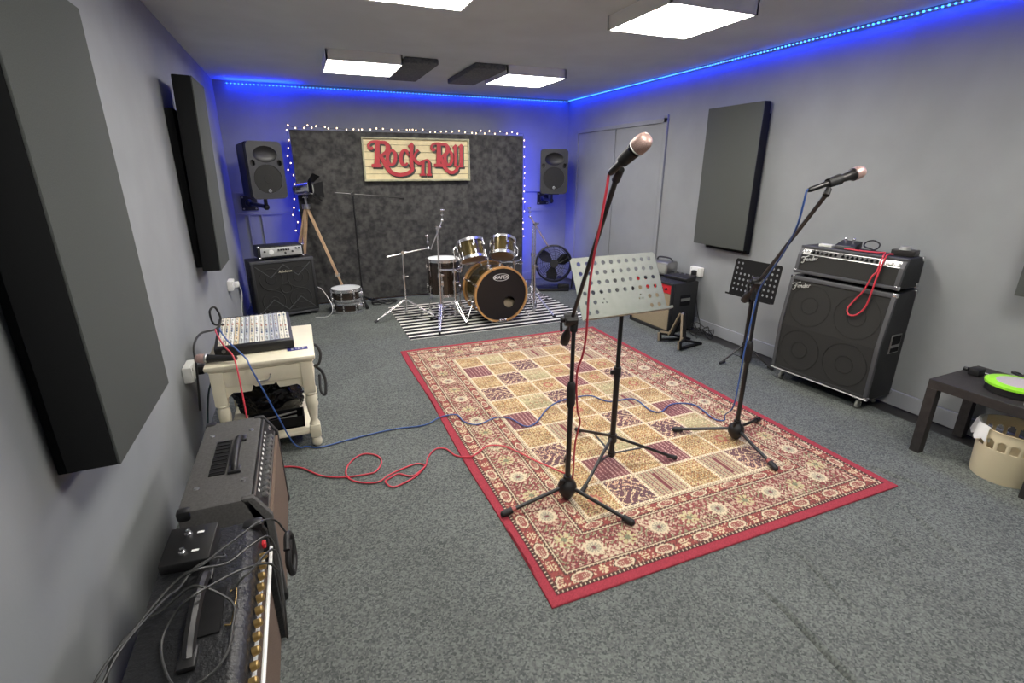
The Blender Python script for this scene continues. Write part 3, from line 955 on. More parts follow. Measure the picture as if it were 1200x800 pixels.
t = T('drum_pedal', 'chrome bass drum pedal behind the bass drum', 'drum pedal', (1.86, 5.33, .007))
MB().box((0, .11, .01), (.11, .30, .008), bevel=.003).build('base_plate', M['steel'], t)
MB().box((0, .12, .055), (.08, .26, .008), Euler((R(14), 0, 0)).to_matrix(), .003).build('footboard', M['chrome'], t)
MB().cyl((-.055, .0, .01), (-.055, .0, .2), .007).cyl((.055, 0, .01), (.055, 0, .2), .007).cyl((-.055, 0, .2), (.055, 0, .2), .008).build('yoke', M['chrome'], t)
MB().cyl((0, 0, .2), (0, .10, .33), .004).sphere((0, .10, .33), .028, seg=10).build('beater', M['white'], t)

# ================================================================= FLOOR FAN
t = T('floor_fan', 'round black floor fan by the back wall, catching blue light', 'fan', (3.10, 6.0, 0))
FR = .235
fa = Vector((-.36, -.90, .12)).normalized()
fc = Vector((-.03, -.02, .37))
fm = zframe(fc, fa)
MB().lathe([(FR, -.075), (FR + .012, -.07), (FR + .012, .055), (FR - .004, .06), (FR - .012, .05), (FR - .012, -.075)], fm, 44, False).build('housing', M['black'], t)
b = MB()
for k in range(1, 9):
    b.torus(fm @ Matrix.Translation((0, 0, .058 + .012 * math.cos(k / 9 * 1.5))), FR * k / 9, .0022, 36, 4)
for k in range(16):
    a = 2 * math.pi * k / 16
    b.tube([fm @ Vector((.05 * math.cos(a), .05 * math.sin(a), .07)), fm @ Vector((FR * .6 * math.cos(a + .25), FR * .6 * math.sin(a + .25), .066)), fm @ Vector((FR * math.cos(a + .4), FR * math.sin(a + .4), .054))], .0022, 4, 3)
b.build('front_guard', M['black'], t)
MB().lathe([(.056, .068), (.052, .078), (0, .08)], fm, 24).build('hub_cap', M['grille'], t)
b = MB()
for k in range(9):
    a = 2 * math.pi * k / 9
    b.torus(fm @ Matrix.Translation((0, 0, -.07)), FR * (k + 1) / 10, .0022, 30, 4)
b.build('rear_guard', M['black'], t)
for k in range(3):
    m2 = fm @ Matrix.Rotation(R(120 * k + 20), 4, 'Z') @ Matrix.Translation((.11, 0, 0)) @ Matrix.Rotation(R(28), 4, 'X')
    MB().prism([(-.075, -.025), (.02, -.085), (.10, -.07), (.105, .055), (.03, .08), (-.07, .025)], -.002, .002, m2).build('blade', M['black'], t)
MB().cyl(fm @ Vector((0, 0, -.07)), fm @ Vector((0, 0, .02)), .05).build('motor', M['black'], t)
b = MB()
for sx in (-1, 1):
    s = fm.to_3x3() @ Vector((sx, 0, 0))
    b.tube([fc + s * (FR + .02), fc + s * (FR + .035) - Vector((0, 0, .15)), Vector((fc.x, fc.y, .02)) + s * (FR + .02)], .012, 8, 5)
b.box((-.02, .02, .018), (.44, .22, .035), Matrix.Rotation(R(-22), 3, 'Z'), .01)
b.box((.10, -.08, .05), (.16, .05, .09), Matrix.Rotation(R(-22), 3, 'Z'), .01)
b.build('stand', M['black'], t)
tagp = MB().box((.02, -.115, .2), (.055, .004, .03), Matrix.Rotation(R(-22), 3, 'Z')).build('blue_glow_plate', M['stickerglowblue'], t)  # blue plate stands in for the blue glow inside the fan

# ================================================================= REAR RIGHT: GUITAR COMBO AND THINGS ON IT
def combo_box(t, w, h, d, m, r=.012):
    MB().box((0, d / 2 + .01, h / 2 + .008), (w, d - .02, h - .016), bevel=r).build('cabinet', m, t)
t = T('guitar_combo', 'black guitar amplifier with tan grille beside the wall behind the grey music stand', 'amplifier', (3.245, 4.10, 0), -87)
combo_box(t, .60, .51, .33, M['tolex'])
MB().box((0, .012, .215), (.56, .02, .37), bevel=.003).build('grille', M['tan'], t, smooth=False)
b = MB()
for c, s in (((0, .0, .50), (.6, .03, .02)), ((0, 0, .014), (.6, .03, .026)), ((-.292, 0, .255), (.016, .03, .48)), ((.292, 0, .255), (.016, .03, .48))):
    b.box(c, s, bevel=.003)
b.build('front_frame', M['tolex'], t)
MB().box((0, .006, .445), (.565, .018, .085), bevel=.002).build('control_panel', M['redlabel'], t)
for k in range(8):
    MB().cyl((-.22 + .062 * k, -.002, .445), (-.22 + .062 * k, -.022, .445), .012, .010, 12).build('knob', M['black'], t)
MB().box((.301, .17, .33), (.006, .13, .11), bevel=.004).build('side_handle_recess', M['blackmatte'], t)
MB().box((.305, .17, .34), (.012, .12, .03), bevel=.005).build('side_handle', M['steel'], t)
for x in (-.25, .25):
    for y in (.05, .28):
        MB().cyl((x, y, 0), (x, y, .016), .018).build('foot', M['rubber'], t)
t = T('mini_amplifier', 'small silver boxy amplifier on the combo behind the grey music stand', 'amplifier', (3.47, 4.22, .511), -80)
MB().box((0, 0, .08), (.23, .16, .14), bevel=.02).build('case', M['steel'], t)
MB().box((0, -.081, .08), (.19, .006, .10), bevel=.006).build('front_mesh', M['glassgrey'], t)
MB().tube([(-.10, 0, .15), (-.07, 0, .18), (.07, 0, .18), (.10, 0, .15)], .008, 8, 5).build('handle', M['black'], t)
for x in (-.08, .08):
    MB().cyl((x, 0, 0), (x, 0, .012), .014).build('foot', M['rubber'], t)
t = T('effects_pedal', 'flat black effects unit on the combo, by the wall socket', 'effects pedal', (3.47, 3.96, .511), -80)
MB().prism([(-.07, 0), (.07, 0), (.07, .055), (-.07, .035)], -.14, .14, frame((0, 0, 0), (0, 1, 0), (0, 0, 1)), .006).build('case', M['black'], t)
for k in range(4):
    MB().cyl((-.09 + .06 * k, .03, .045), (-.09 + .06 * k, .03, .062), .011).build('knob', M['steel'], t)

t = T('guitar_stand', 'folding black guitar stand with pale edges on the carpet by the combo', 'guitar stand', (3.14, 3.52, 0))
ap = Vector((.03, .0, .30))
for y, sg in ((.13, 1), (-.15, -1)):
    kn = Vector((-.02, y * .62, .075))
    toe = Vector((-.11, y, .085))
    bt = Vector((-.10, y, .012))
    bk = Vector((.20, y * .55, .012))
    lg = MB().bar(ap + Vector((0, sg * .012, 0)), kn, .05, .018, (1, 0, 0)).bar(kn, bk, .04, .018, (0, 0, 1)).bar(kn, toe, .03, .018, (0, 0, 1)).bar(toe, bt, .03, .018, (1, 0, 0)).bar(bt + Vector((0, 0, .01)), bk, .03, .018).build('leg', M['blackmatte'], t)
    MB().bar(ap + Vector((-.027, sg * .012, 0)), kn + Vector((-.027, 0, 0)), .006, .020, (1, 0, 0)).bar(kn + Vector((-.01, 0, .017)), toe + Vector((0, 0, .017)), .006, .020).bar(toe + Vector((-.017, 0, .01)), bt + Vector((-.017, 0, 0)), .006, .020, (1, 0, 0)).build('pale_edge', M['tan'], lg)
MB().cyl(ap + Vector((0, -.03, -.01)), ap + Vector((0, .03, -.01)), .012).build('hinge', M['steel'], t)

# sockets
def socket(label, loc, rz, w, plugs, grp, cab=None):
    t = T('wall_socket', label, 'wall socket', loc, rz, group=grp)
    MB().box((0, -.02, 0), (w, .04, .09), bevel=.006).build('back_box', M['white'], t)
    MB().box((0, -.042, 0), (w - .004, .008, .086), bevel=.003).build('face_plate', M['white'], t)
    for k, x in enumerate((-w / 4, w / 4)):
        MB().box((x * 1.35, -.048, .028), (.012, .006, .018), bevel=.002).build('switch', M['offwhite'], t)
    for x, m_ in plugs:
        MB().box((x, -.066, -.012), (.05, .042, .055), bevel=.012).build('plug', m_, t)
socket('white double wall socket with black plug on the right wall above the guitar stand', (XR, 3.93, .585), -90, .15, [(.01, M['black'])], 'white wall sockets')
socket('white wall socket on the left wall beside the white bedside table', (XL, 3.09, .485), 90, .15, [(.05, M['black'])], 'white wall sockets')
socket('white wall socket with white plug in the left wall near the bass cabinet', (XL, 5.25, .54), 90, .15, [(.055, M['white'])], 'white wall sockets')

def cable(name, label, pts, r, m, n=6, grp=None, cat='cable', parent=None):
    o = MB().tube(pts, r, 7, n).build(name, m)
    tag(o, label, cat, grp)
    return o
cable('power_cable', 'white lead hanging from the socket plug behind the bass cabinet', [(XL + .09, 5.31, .50), (XL + .09, 5.34, .42), (XL + .06, 5.37, .25), (XL + .05, 5.48, .06), (XL + .12, 5.62, .01), (-.40, 5.70, .008)], .004, M['white'])
cable('power_cable', 'white lead curling out between the bass cabinet and the snare drums', [(.09, 6.08, .28), (.13, 6.02, .26), (.18, 5.80, .20), (.205, 5.68, .14), (.19, 5.68, .06), (.12, 5.72, .012), (.02, 5.75, .008)], .004, M['white'])
cable('power_cable', 'black plug lead running down the right wall to the carpet', [(XR - .07, 3.93, .54), (XR - .045, 3.90, .44), (XR - .040, 3.84, .2), (XR - .05, 3.76, .05), (3.50, 3.68, .008), (3.42, 3.58, .008)], .004, M['rubber'])
pts = []
for k in range(40):
    a = k * .55
    pts.append((3.50 + (.07 + .02 * math.sin(k * 1.7)) * math.cos(a), 3.62 + (.13 + .03 * math.sin(k)) * math.sin(a), .012 + .10 * abs(math.sin(k * .37)) * (1 if k % 2 else .6)))
cable('coiled_cable', 'tangle of thin black leads by the skirting behind the guitar stand', pts, .0035, M['rubber'], 4)
pts = []
for k in range(34):
    a = k * .6
    pts.append((.83 + (.12 + .04 * math.sin(k * 1.3)) * math.cos(a), 6.12 + (.07 + .02 * math.sin(k * 2.1)) * math.sin(a), .008 + .03 * abs(math.sin(k * .5))))
cable('coiled_cable', 'heap of black cable on the floor right of the snare drums', pts, .005, M['rubber'], 4)

def script_word(m, u, r):
    b = MB()
    e = lambda x: [(x + 1.0, .32), (x + 1.33, .44), (x + 1.38, .64), (x + 1.2, .70), (x + 1.04, .45), (x + 1.12, .16), (x + 1.45, .2)]
    for st, w_ in (([(-.35, .95), (-.15, 1.25), (.5, 1.2), (1.1, 1.25), (1.7, 1.45)], 1.5), ([(.75, 1.2), (.55, .6), (.28, -.05), (-.05, -.35), (-.35, -.2)], 1.9), ([(.15, .60), (.55, .64), (.98, .76)], 1.3), (e(0), 1.1),
                   ([(1.6, .1), (1.68, .42), (1.74, .68)], 1.2), ([(1.68, .42), (1.92, .68), (2.08, .58), (2.04, .15), (2.2, .14)], 1.2), ([(2.76, .62), (2.48, .58), (2.36, .25), (2.55, .1), (2.82, .36)], 1.2), ([(3.06, 1.3), (2.9, .6), (2.82, .14), (2.98, .12)], 1.4), (e(2.1), 1.1), ([(3.7, .1), (3.78, .42), (3.84, .68)], 1.2), ([(3.78, .42), (3.98, .68), (4.2, .66)], 1.2)):
        b.tube([m @ Vector((x * u, y * u, r * .3)) for x, y in st], r * w_, 6, 4)
    return b

# ================================================================= TALL GUITAR CABINET AND HEAD
t = T('guitar_cabinet', 'tall black guitar speaker cabinet on castors against the right wall', 'speaker cabinet', (3.325, 2.262, 0), -85.5)
GW, GZ0, GZ1, GD = .715, .085, .815, .283
prof = [(0.012, GZ0), (.012, .45), (.062, GZ1), (GD, GZ1), (GD, GZ0)]
fx = frame((0, 0, 0), (0, 1, 0), (0, 0, 1))      # local x->depth, y->up, z->width
MB().prism(prof, -GW / 2, GW / 2, fx, .008).build('carcass', M['tolex'], t)
def slab(poly, x0, x1, m_, nm, bev=0):
    return MB().prism(poly, x0, x1, fx, bev).build(nm, m_, t)
sl = lambda z: (0 if z < .45 else (z - .45) / (GZ1 - .45) * .05)
for nm, z0, z1 in (('lower_grille', .115, .45), ('upper_grille', .45, .785)):
    MB().prism([(.004 + sl(z0), z0), (.004 + sl(z1), z1), (.02 + sl(z1), z1), (.02 + sl(z0), z0)], -GW / 2 + .025, GW / 2 - .025, fx).build(nm, M['grille'], t, smooth=False)
for sx in (-1, 1):
    x0, x1 = sx * GW / 2 - (.026 if sx > 0 else 0), sx * GW / 2 + (.026 if sx < 0 else 0)
    slab([(-.004, GZ0), (-.004, .45), (.046, GZ1), (.07, GZ1), (.02, .45), (.02, GZ0)], x0, x1, M['edge'], 'front_rail', .004)
slab([(.042, .785), (.046, GZ1), (.075, GZ1), (.075, .785)], -GW / 2, GW / 2, M['edge'], 'front_rail', .004)
slab([(-.004, GZ0), (-.004, .115), (.02, .115), (.02, GZ0)], -GW / 2, GW / 2, M['tolex'], 'front_rail', .004)
MB().cyl((-GW / 2, -.006, GZ0 + .008), (GW / 2, -.006, GZ0 + .008), .005, seg=6).build('bottom_piping', M['steel'], t)
b = MB()
for x in (-.165, .165):
    for z in (.285, .62):
        f = frame((x, .001 + sl(z), z), (1, 0, 0), (0, .137 if z > .45 else 0, 1))
        for r_ in (.148, .06):
            b.torus(f, r_, .0016, 40, 4)
b.build('cone_rings', M['grille2'], t)
script_word(frame((-.315, -.001 + sl(.72), .722), (1, 0, .20), (0, .137, 1)), .030, .0022).build('lettering', M['silver'], t, label='silver slanted script lettering')
for sx in (-1, 1):
    for z in (GZ0 + .012, GZ1 - .012):
        for y in ((.0 + sl(z)), GD - .012):
            MB().box((sx * (GW / 2 - .012), y + .012, z), (.032, .034, .032), bevel=.009).build('corner_cap', M['chrome'], t)
    for y in (.045, GD - .05):
        c = MB().torus(frame((sx * .29, y, .032), (0, 1, 0), (0, 0, 1)), .021, .011, 20, 8).build('castor_wheel', M['glassgrey'], t)
        MB().cyl((sx * .29 - .013, y, .032), (sx * .29 + .013, y, .032), .012).box((sx * .29, y, .078), (.06, .06, .008), bevel=.002).bar((sx * .29 - .018, y, .03), (sx * .29 - .018, y, .078), .004, .03).bar((sx * .29 + .018, y, .03), (sx * .29 + .018, y, .078), .004, .03).build('castor_fork', M['chrome'], c)
h = MB().box((GW / 2 + .001, .17, .47), (.008, .115, .13), bevel=.003).build('side_handle', M['steel'], t)
MB().box((GW / 2 + .004, .17, .495), (.006, .095, .06)).box((GW / 2 + .004, .17, .428), (.006, .095, .03)).build('handle_recess', M['blackmatte'], h)

t = T('guitar_amplifier_head', 'black guitar amplifier head with row of knobs, standing on the tall cabinet', 'amplifier', (3.372, 2.262, GZ1 + .012), -85.5)
HW, HH, HD = .70, .205, .24
MB().prism([(.012, .012), (.03, .145), (.062, HH), (HD, HH), (HD, .012)], -HW / 2, HW / 2, fx, .008).build('case', M['tolex'], t)
for nm, z0, z1, y0, y1, mm in (('grille', .03, .138, .006, .022, 'grille'),):
    MB().prism([(y0, z0), (y1, z1), (y1 + .01, z1), (y0 + .01, z0)], -HW / 2 + .025, HW / 2 - .025, fx).build(nm, M[mm], t, smooth=False)
MB().prism([(.022, .146), (.046, .188), (.056, .188), (.032, .146)], -HW / 2 + .028, HW / 2 - .028, fx).build('control_panel', M['steel'], t, smooth=False)
MB().prism([(.0205, .153), (.0365, .181), (.046, .181), (.030, .153)], -HW / 2 + .085, HW / 2 - .16, fx).build('control_strip', M['black'], t, smooth=False)
pn = Vector((0, -.868, .496))
for k in range(14):
    x = -.245 + .031 * k + (.02 if k > 5 else 0)
    p = Vector((x, .029, .167))
    MB().cyl(p, p + pn * .018, .010, .008, 10).build('knob', M['black'], t)
for x in (.26, .30):
    MB().box((x, .027, .167), (.03, .016, .022), Euler((R(-30), 0, 0)).to_matrix(), .002).build('switch', M['white'], t)
for k in range(3):
    MB().cyl(Vector((-.315 + .022 * k, .032, .166)), Vector((-.315 + .022 * k, .032, .166)) + pn * .006, .008, seg=8).build('jack', M['chrome'], t)
for c in (((0, .004, .022), (HW, .028, .02)), ((0, .052, HH - .008), (HW, .03, .018))):
    MB().box(c[0], c[1], bevel=.004).build('front_rail', M['edge'], t)
for sx in (-1, 1):
    x0, x1 = sx * HW / 2 - (.028 if sx > 0 else 0), sx * HW / 2 + (.028 if sx < 0 else 0)
    slab([(-.002, .014), (.016, .145), (.048, HH), (.07, HH), (.04, .145), (.02, .014)], x0, x1, M['edge'], 'front_rail', .003)
    for y, z in ((.012, .022), (HD - .015, .022), (HD - .015, HH - .012)):
        MB().box((sx * (HW / 2 - .011), y, z), (.03, .034, .03), bevel=.009).build('corner_cap', M['chrome'], t)
    for y in (.05, HD - .05):
        MB().cyl((sx * .28, y, -.012), (sx * .28, y, .014), .016).build('foot', M['rubber'], t)
script_word(frame((-.300, .0085, .095), (1, 0, .20), (0, .148, 1)), .026, .0021).build('lettering', M['silver'], t, label='silver slanted script lettering')
HT = GZ1 + .012 + HH
def on_head(x, y):      # a point on top of the head
    a = R(-85.5)
    return (3.372 + x * math.cos(a) - y * math.sin(a), 2.262 + x * math.sin(a) + y * math.cos(a), HT)
t = T('effects_pedal', 'small black pedal with switches on the guitar amplifier head', 'effects pedal', on_head(-.075, .13), -75)
MB().prism([(-.06, 0), (.06, 0), (.06, .055), (-.05, .03)], -.065, .065, frame((0, 0, 0), (0, 1, 0), (0, 0, 1)), .006).build('case', M['black'], t)
for x in (-.025, .025):
    MB().cyl((x, .01, .04), (x, .01, .066), .008).sphere((x, .01, .068), .011, seg=8).build('switch', M['chrome'], t)
t = T('cassette_box', 'pale flat box lying left of the pedal on the amplifier head', 'box', on_head(-.215, .12), -80)
MB().box((0, 0, .009), (.09, .05, .018), bevel=.002).build('box_body', M['offwhite'], t)
t = T('tape_dispenser', 'glossy grey box with white top at the right end of the amplifier head', 'box', on_head(.262, .168), -78)
MB().box((0, 0, .02), (.13, .09, .04), bevel=.006).build('base', M['micbody'], t)
MB().cyl((0, -.02, .04), (0, -.02, .062), .035, .028, 18).build('dome', M['glassgrey'], t)
q = [on_head(*p)[:2] + (z,) for p, z in (((.012, .125), HT + .02), ((.03, .105), HT + .009), ((.08, .105), HT + .009), ((.115, .13), HT + .03), ((.10, .17), HT + .055), ((.05, .185), HT + .07), ((.016, .165), HT + .055), ((.03, .13), HT + .032), ((.08, .12), HT + .022), ((.13, .112), HT + .009), ((.165, .12), HT + .009))]
cable('patch_cable', 'black looped patch lead on top of the amplifier head', q, .005, M['rubber'])
# red lead hung over the front of the head in a loop
q = [on_head(-.05, .050)[:2] + (HT + .013,), on_head(-.01, .045)[:2] + (HT + .013,), on_head(.06, .055)[:2] + (HT + .011,), on_head(.16, .075)[:2] + (HT + .012,), on_head(.203, .052)[:2] + (HT + .020,), on_head(.210, .028)[:2] + (HT - .001,), on_head(.212, .008)[:2] + (HT - .04,), on_head(.21, -.005)[:2] + (HT - .10,),
     on_head(.195, -.018)[:2] + (.90,), on_head(.165, -.018)[:2] + (.80,), on_head(.118, -.016)[:2] + (.72,), on_head(.098, -.030)[:2] + (.665,), on_head(.118, -.036)[:2] + (.63,), on_head(.165, -.034)[:2] + (.64,), on_head(.20, -.02)[:2] + (.70,), on_head(.215, -.018)[:2] + (.80,), on_head(.222, -.012)[:2] + (.90,), on_head(.228, .02)[:2] + (HT - .01,), on_head(.232, .05)[:2] + (HT + .013,), on_head(.236, .085)[:2] + (HT + .010,)]
cable('jack_cable', 'red lead hanging in a loop over the front of the amplifier head', q, .0055, M['red'])

# ================================================================= RUG
def make_rug():
    Wd, Ln, st = 2.0, 3.02, .005
    nx, ny = int(Wd / st), int(round(Ln / st))
    x = np.linspace(0, Wd, nx + 1)[None, :].repeat(ny + 1, 0)
    y = np.linspace(0, Ln, ny + 1)[:, None].repeat(nx + 1, 1)
    dx, dy = np.minimum(x, Wd - x), np.minimum(y, Ln - y)
    d = np.minimum(dx, dy)
    s = np.where(dx < dy, y - Ln / 2, x - Wd / 2)
    rng = np.random.RandomState(4)
    L = lambda c: np.array(lin(c))
    RED, CREAM, DARK, BROWN, GOLD = L((152, 60, 70)), L((214, 198, 164)), L((48, 40, 44)), L((128, 60, 64)), L((188, 164, 114))
    MAR, GREEN, NAVY, BEIGE, ORNG = L((120, 68, 76)), L((142, 142, 108)), L((60, 54, 74)), L((192, 174, 136)), L((166, 108, 66))
    c = np.empty((ny + 1, nx + 1, 3))
    c[:] = RED
    def put(m, col):
        c[m] = col
    def scroll(f, ph=0.0):
        k = 2 * np.pi * f
        return np.sin(k * x + 1.9 * np.sin(k * .83 * y + ph)) * np.sin(k * y + 1.9 * np.sin(k * .91 * x + 1.3 + ph))
    sA, sB, sC = scroll(14), scroll(21, 2.), scroll(30, .7)
    rough = rng.rand(ny + 1, nx + 1)
    # main border and the two narrow borders
    body = d > .05
    put(body, BROWN)
    m = (d > .135) & (d < .30)
    put(m, L((136, 58, 66)))
    put(m & (sA > .30), L((190, 156, 134)))
    put(m & (sB > .45), CREAM)
    put(m & (sC < -.55), L((88, 42, 52)))
    put(m & (sA < -.68), GREEN)
    for per, off, r0, kind in ((.345, 0, .046, 0), (.345, .1725, .040, 1)):
        v = (np.mod(s / per + .5 + off / per, 1) - .5) * per
        u = d - .2125
        r = np.hypot(u, v)
        th = np.arctan2(u, v)
        rr = r0 * (1 + .10 * np.cos((14 if kind == 0 else 8) * th))
        mm = m & (r < rr)
        if kind == 0:
            put(mm, CREAM)
            put(mm & (r < r0 * .68), L((150, 146, 128)))
            put(mm & (r < r0 * .62) & (np.cos(12 * th) > .2) & (r > r0 * .3), CREAM)
            put(mm & (r < r0 * .2), MAR)
        else:
            put(mm & (np.cos(8 * th) > -.2), L((196, 184, 134)))
            put(mm & (r < r0 * .35), L((120, 128, 100)))
    for lo, hi in ((.062, .118), (.317, .363)):
        mid, hw = (lo + hi) / 2, (hi - lo) / 2
        m = (d > lo) & (d < hi)
        put(m, L((146, 60, 62)))
        put(m & (sB > .5), L((214, 186, 150)))
        put(m & (sC < -.6), L((92, 46, 52)))
        v = (np.mod(s / .205 + .5, 1) - .5) * .205
        e = ((d - mid) / (hw * .92)) ** 2 + (v / .048) ** 2
        put(m & (e < 1.15), DARK)
        put(m & (e < 1), CREAM)
        put(m & (e < .55), L((150, 82, 78)))
        chk = (np.mod(d / .011, 1) > .55) & (np.mod(s / .011, 1) > .55)
        put(m & (e < .5) & chk, CREAM)
        v2 = (np.mod(s / .205, 1) - .5) * .205
        r = np.hypot(d - mid, v2)
        th = np.arctan2(d - mid, v2)
        put(m & (r < .022) & (np.cos(8 * th) > 0), L((218, 204, 160)))
    for lo, hi in ((.045, .062), (.118, .135), (.30, .317), (.363, .385)):
        m = (d >= lo) & (d < hi)
        put(m, CREAM)
        mid = (lo + hi) / 2
        put(m & (np.abs(d - mid) < .0035) & (np.mod(s / .02, 1) < .55), DARK)
        put((np.abs(d - lo) < .0026) | (np.abs(d - hi) < .0026), L((84, 44, 48)))
    # the field of garden panels
    F0 = .385
    m = d >= F0
    cw, ch = (Wd - 2 * F0) / 6, (Ln - 2 * F0) / 10
    ci = np.clip(((x - F0) / cw).astype(int), 0, 5)
    cj = np.clip(((y - F0) / ch).astype(int), 0, 9)
    fu, fv = (x - F0) / cw - ci, (y - F0) / ch - cj
    plan = ["GASGSA", "GRGRGG", "AGTGAT", "GSGAGR", "RGGGSG", "GTAGTG", "AGGRGA", "GATGRG", "RGAGGS", "GTGSGA"]
    typ = np.array([[ord(ch_) for ch_ in row] for row in plan])[cj, ci]
    cu, cv = fu - .5, fv - .5
    rr = np.hypot(cu, cv)
    th = np.arctan2(cv, cu)
    q = m & (typ == ord('G'))
    put(q, GOLD)
    put(q & (sA > .5), L((186, 146, 84)))
    put(q & (sC > .55), L((232, 210, 160)))
    put(q & (sB < -.62), ORNG)
    put(q & (sC < -.58), L((96, 78, 62)))
    put(q & (sB > .72), L((146, 72, 66)))
    put(q & (rr < .17 + .03 * np.cos(8 * th)) & ((ci + cj) % 2 == 0), L((178, 96, 84)))
    put(q & (rr < .10) & ((ci + cj) % 2 == 0), GOLD)
    q = m & (typ == ord('A'))
    put(q, L((98, 64, 78)))
    tw = np.sin(2 * np.pi * (2.2 * fu + .35 * np.sin(2 * np.pi * fv * 1.6))) * np.sin(2 * np.pi * (1.9 * fv + .35 * np.sin(2 * np.pi * fu * 1.3)))
    put(q & (np.abs(tw) < .14), L((226, 200, 158)))
    put(q & (sB > .62), L((208, 160, 130)))
    put(q & (sC < -.6), NAVY)
    q = m & (typ == ord('S'))
    put(q, BEIGE)
    put(q & (np.mod(fu * 7 + .06 * np.sin(fv * 60), 1) < .33), L((140, 92, 92)))
    put(q & (np.mod(fu * 7 + .5, 1) < .3) & (np.mod(fv * 14, 1) < .5), L((120, 120, 108)))
    put(q & (np.abs(cu) < .045) & (np.abs(cv) < .36), L((118, 52, 66)))
    q = m & (typ == ord('R'))
    put(q, MAR)
    put(q & (np.mod(fu * 8, 1) < .3) & (np.mod(fv * 18 + fu * 3, 1) < .62), L((204, 160, 150)))
    put(q & (sC > .6), L((90, 44, 70)))
    q = m & (typ == ord('T'))
    put(q, L((176, 168, 124)))
    put(q & (sA > .35), L((146, 140, 104)))
    put(q & (sB > .5), L((222, 206, 160)))
    put(q & (sC < -.6), L((168, 104, 84)))
    ed = np.minimum(np.minimum(fu, 1 - fu) * cw, np.minimum(fv, 1 - fv) * ch)
    put(m & (ed < .0095), L((236, 220, 184)))
    put(m & (ed < .004) & (np.mod((x + y) / .017, 1) < .45), L((120, 84, 80)))
    c *= (.86 + .28 * rough)[..., None]
    # worn look: everything a little towards the mean
    body3 = (d > .045)[..., None]
    mean = c[d > .045].mean(0)
    grey = c.mean(-1, keepdims=True)
    c = np.where(body3, (c * .80 + mean * .12 + grey * .08) * .93, c)
    co = np.stack([x - Wd / 2, y - Ln / 2, .008 + 0 * x + .0008 * np.sin(x * 9) * np.sin(y * 7)], -1).reshape(-1, 3)
    co[:, 0] += np.where(co[:, 0] < -.99, .006 * np.sin(co[:, 1] * 4.0), 0)
    i = (np.arange(ny)[:, None] * (nx + 1) + np.arange(nx)[None, :]).reshape(-1)
    quads = np.stack([i, i + 1, i + nx + 2, i + nx + 1], -1)
    per = np.concatenate([np.arange(nx), np.arange(ny) * (nx + 1) + nx, ny * (nx + 1) + np.arange(nx, 0, -1), np.arange(ny, 0, -1) * (nx + 1)])
    low = co[per].copy(); low[:, 2] = 0.0
    base = len(co)
    k = np.arange(len(per)); k2 = (k + 1) % len(per)
    side = np.stack([per[k2], per[k], base + k, base + k2], -1)
    co2 = np.concatenate([co, low])
    col = np.concatenate([c.reshape(-1, 3), c.reshape(-1, 3)[per]])
    F = np.concatenate([quads, side])
    me = bpy.data.meshes.new('rug')
    me.vertices.add(len(co2)); me.loops.add(F.size); me.polygons.add(len(F))
    me.vertices.foreach_set('co', co2.astype('f').ravel())
    me.loops.foreach_set('vertex_index', F.astype('i').ravel())
    me.polygons.foreach_set('loop_start', (np.arange(len(F)) * 4).astype('i'))
    me.update()
    at = me.color_attributes.new('weave', 'FLOAT_COLOR', 'POINT')
    at.data.foreach_set('color', np.concatenate([np.clip(col, 0, 1), np.ones((len(col), 1))], 1).astype('f').ravel())
    mt = mat('rug_weave', (150, 100, 90), .95, spec=.08, bump=.5, bscale=240)
    nt = mt.node_tree
    va = nt.nodes.new('ShaderNodeVertexColor')
    va.layer_name = 'weave'
    nt.links.new(va.outputs['Color'], nt.nodes['Principled BSDF'].inputs['Base Color'])
    me.materials.append(mt)
    o = bpy.data.objects.new('rug', me)
    COL.objects.link(o)
    o.location = (1.688, 2.788, .0005)
    tag(o, 'large red bordered patterned rug in the middle of the grey carpet', 'rug')
make_rug()
RZ = .0095          # top of the rug

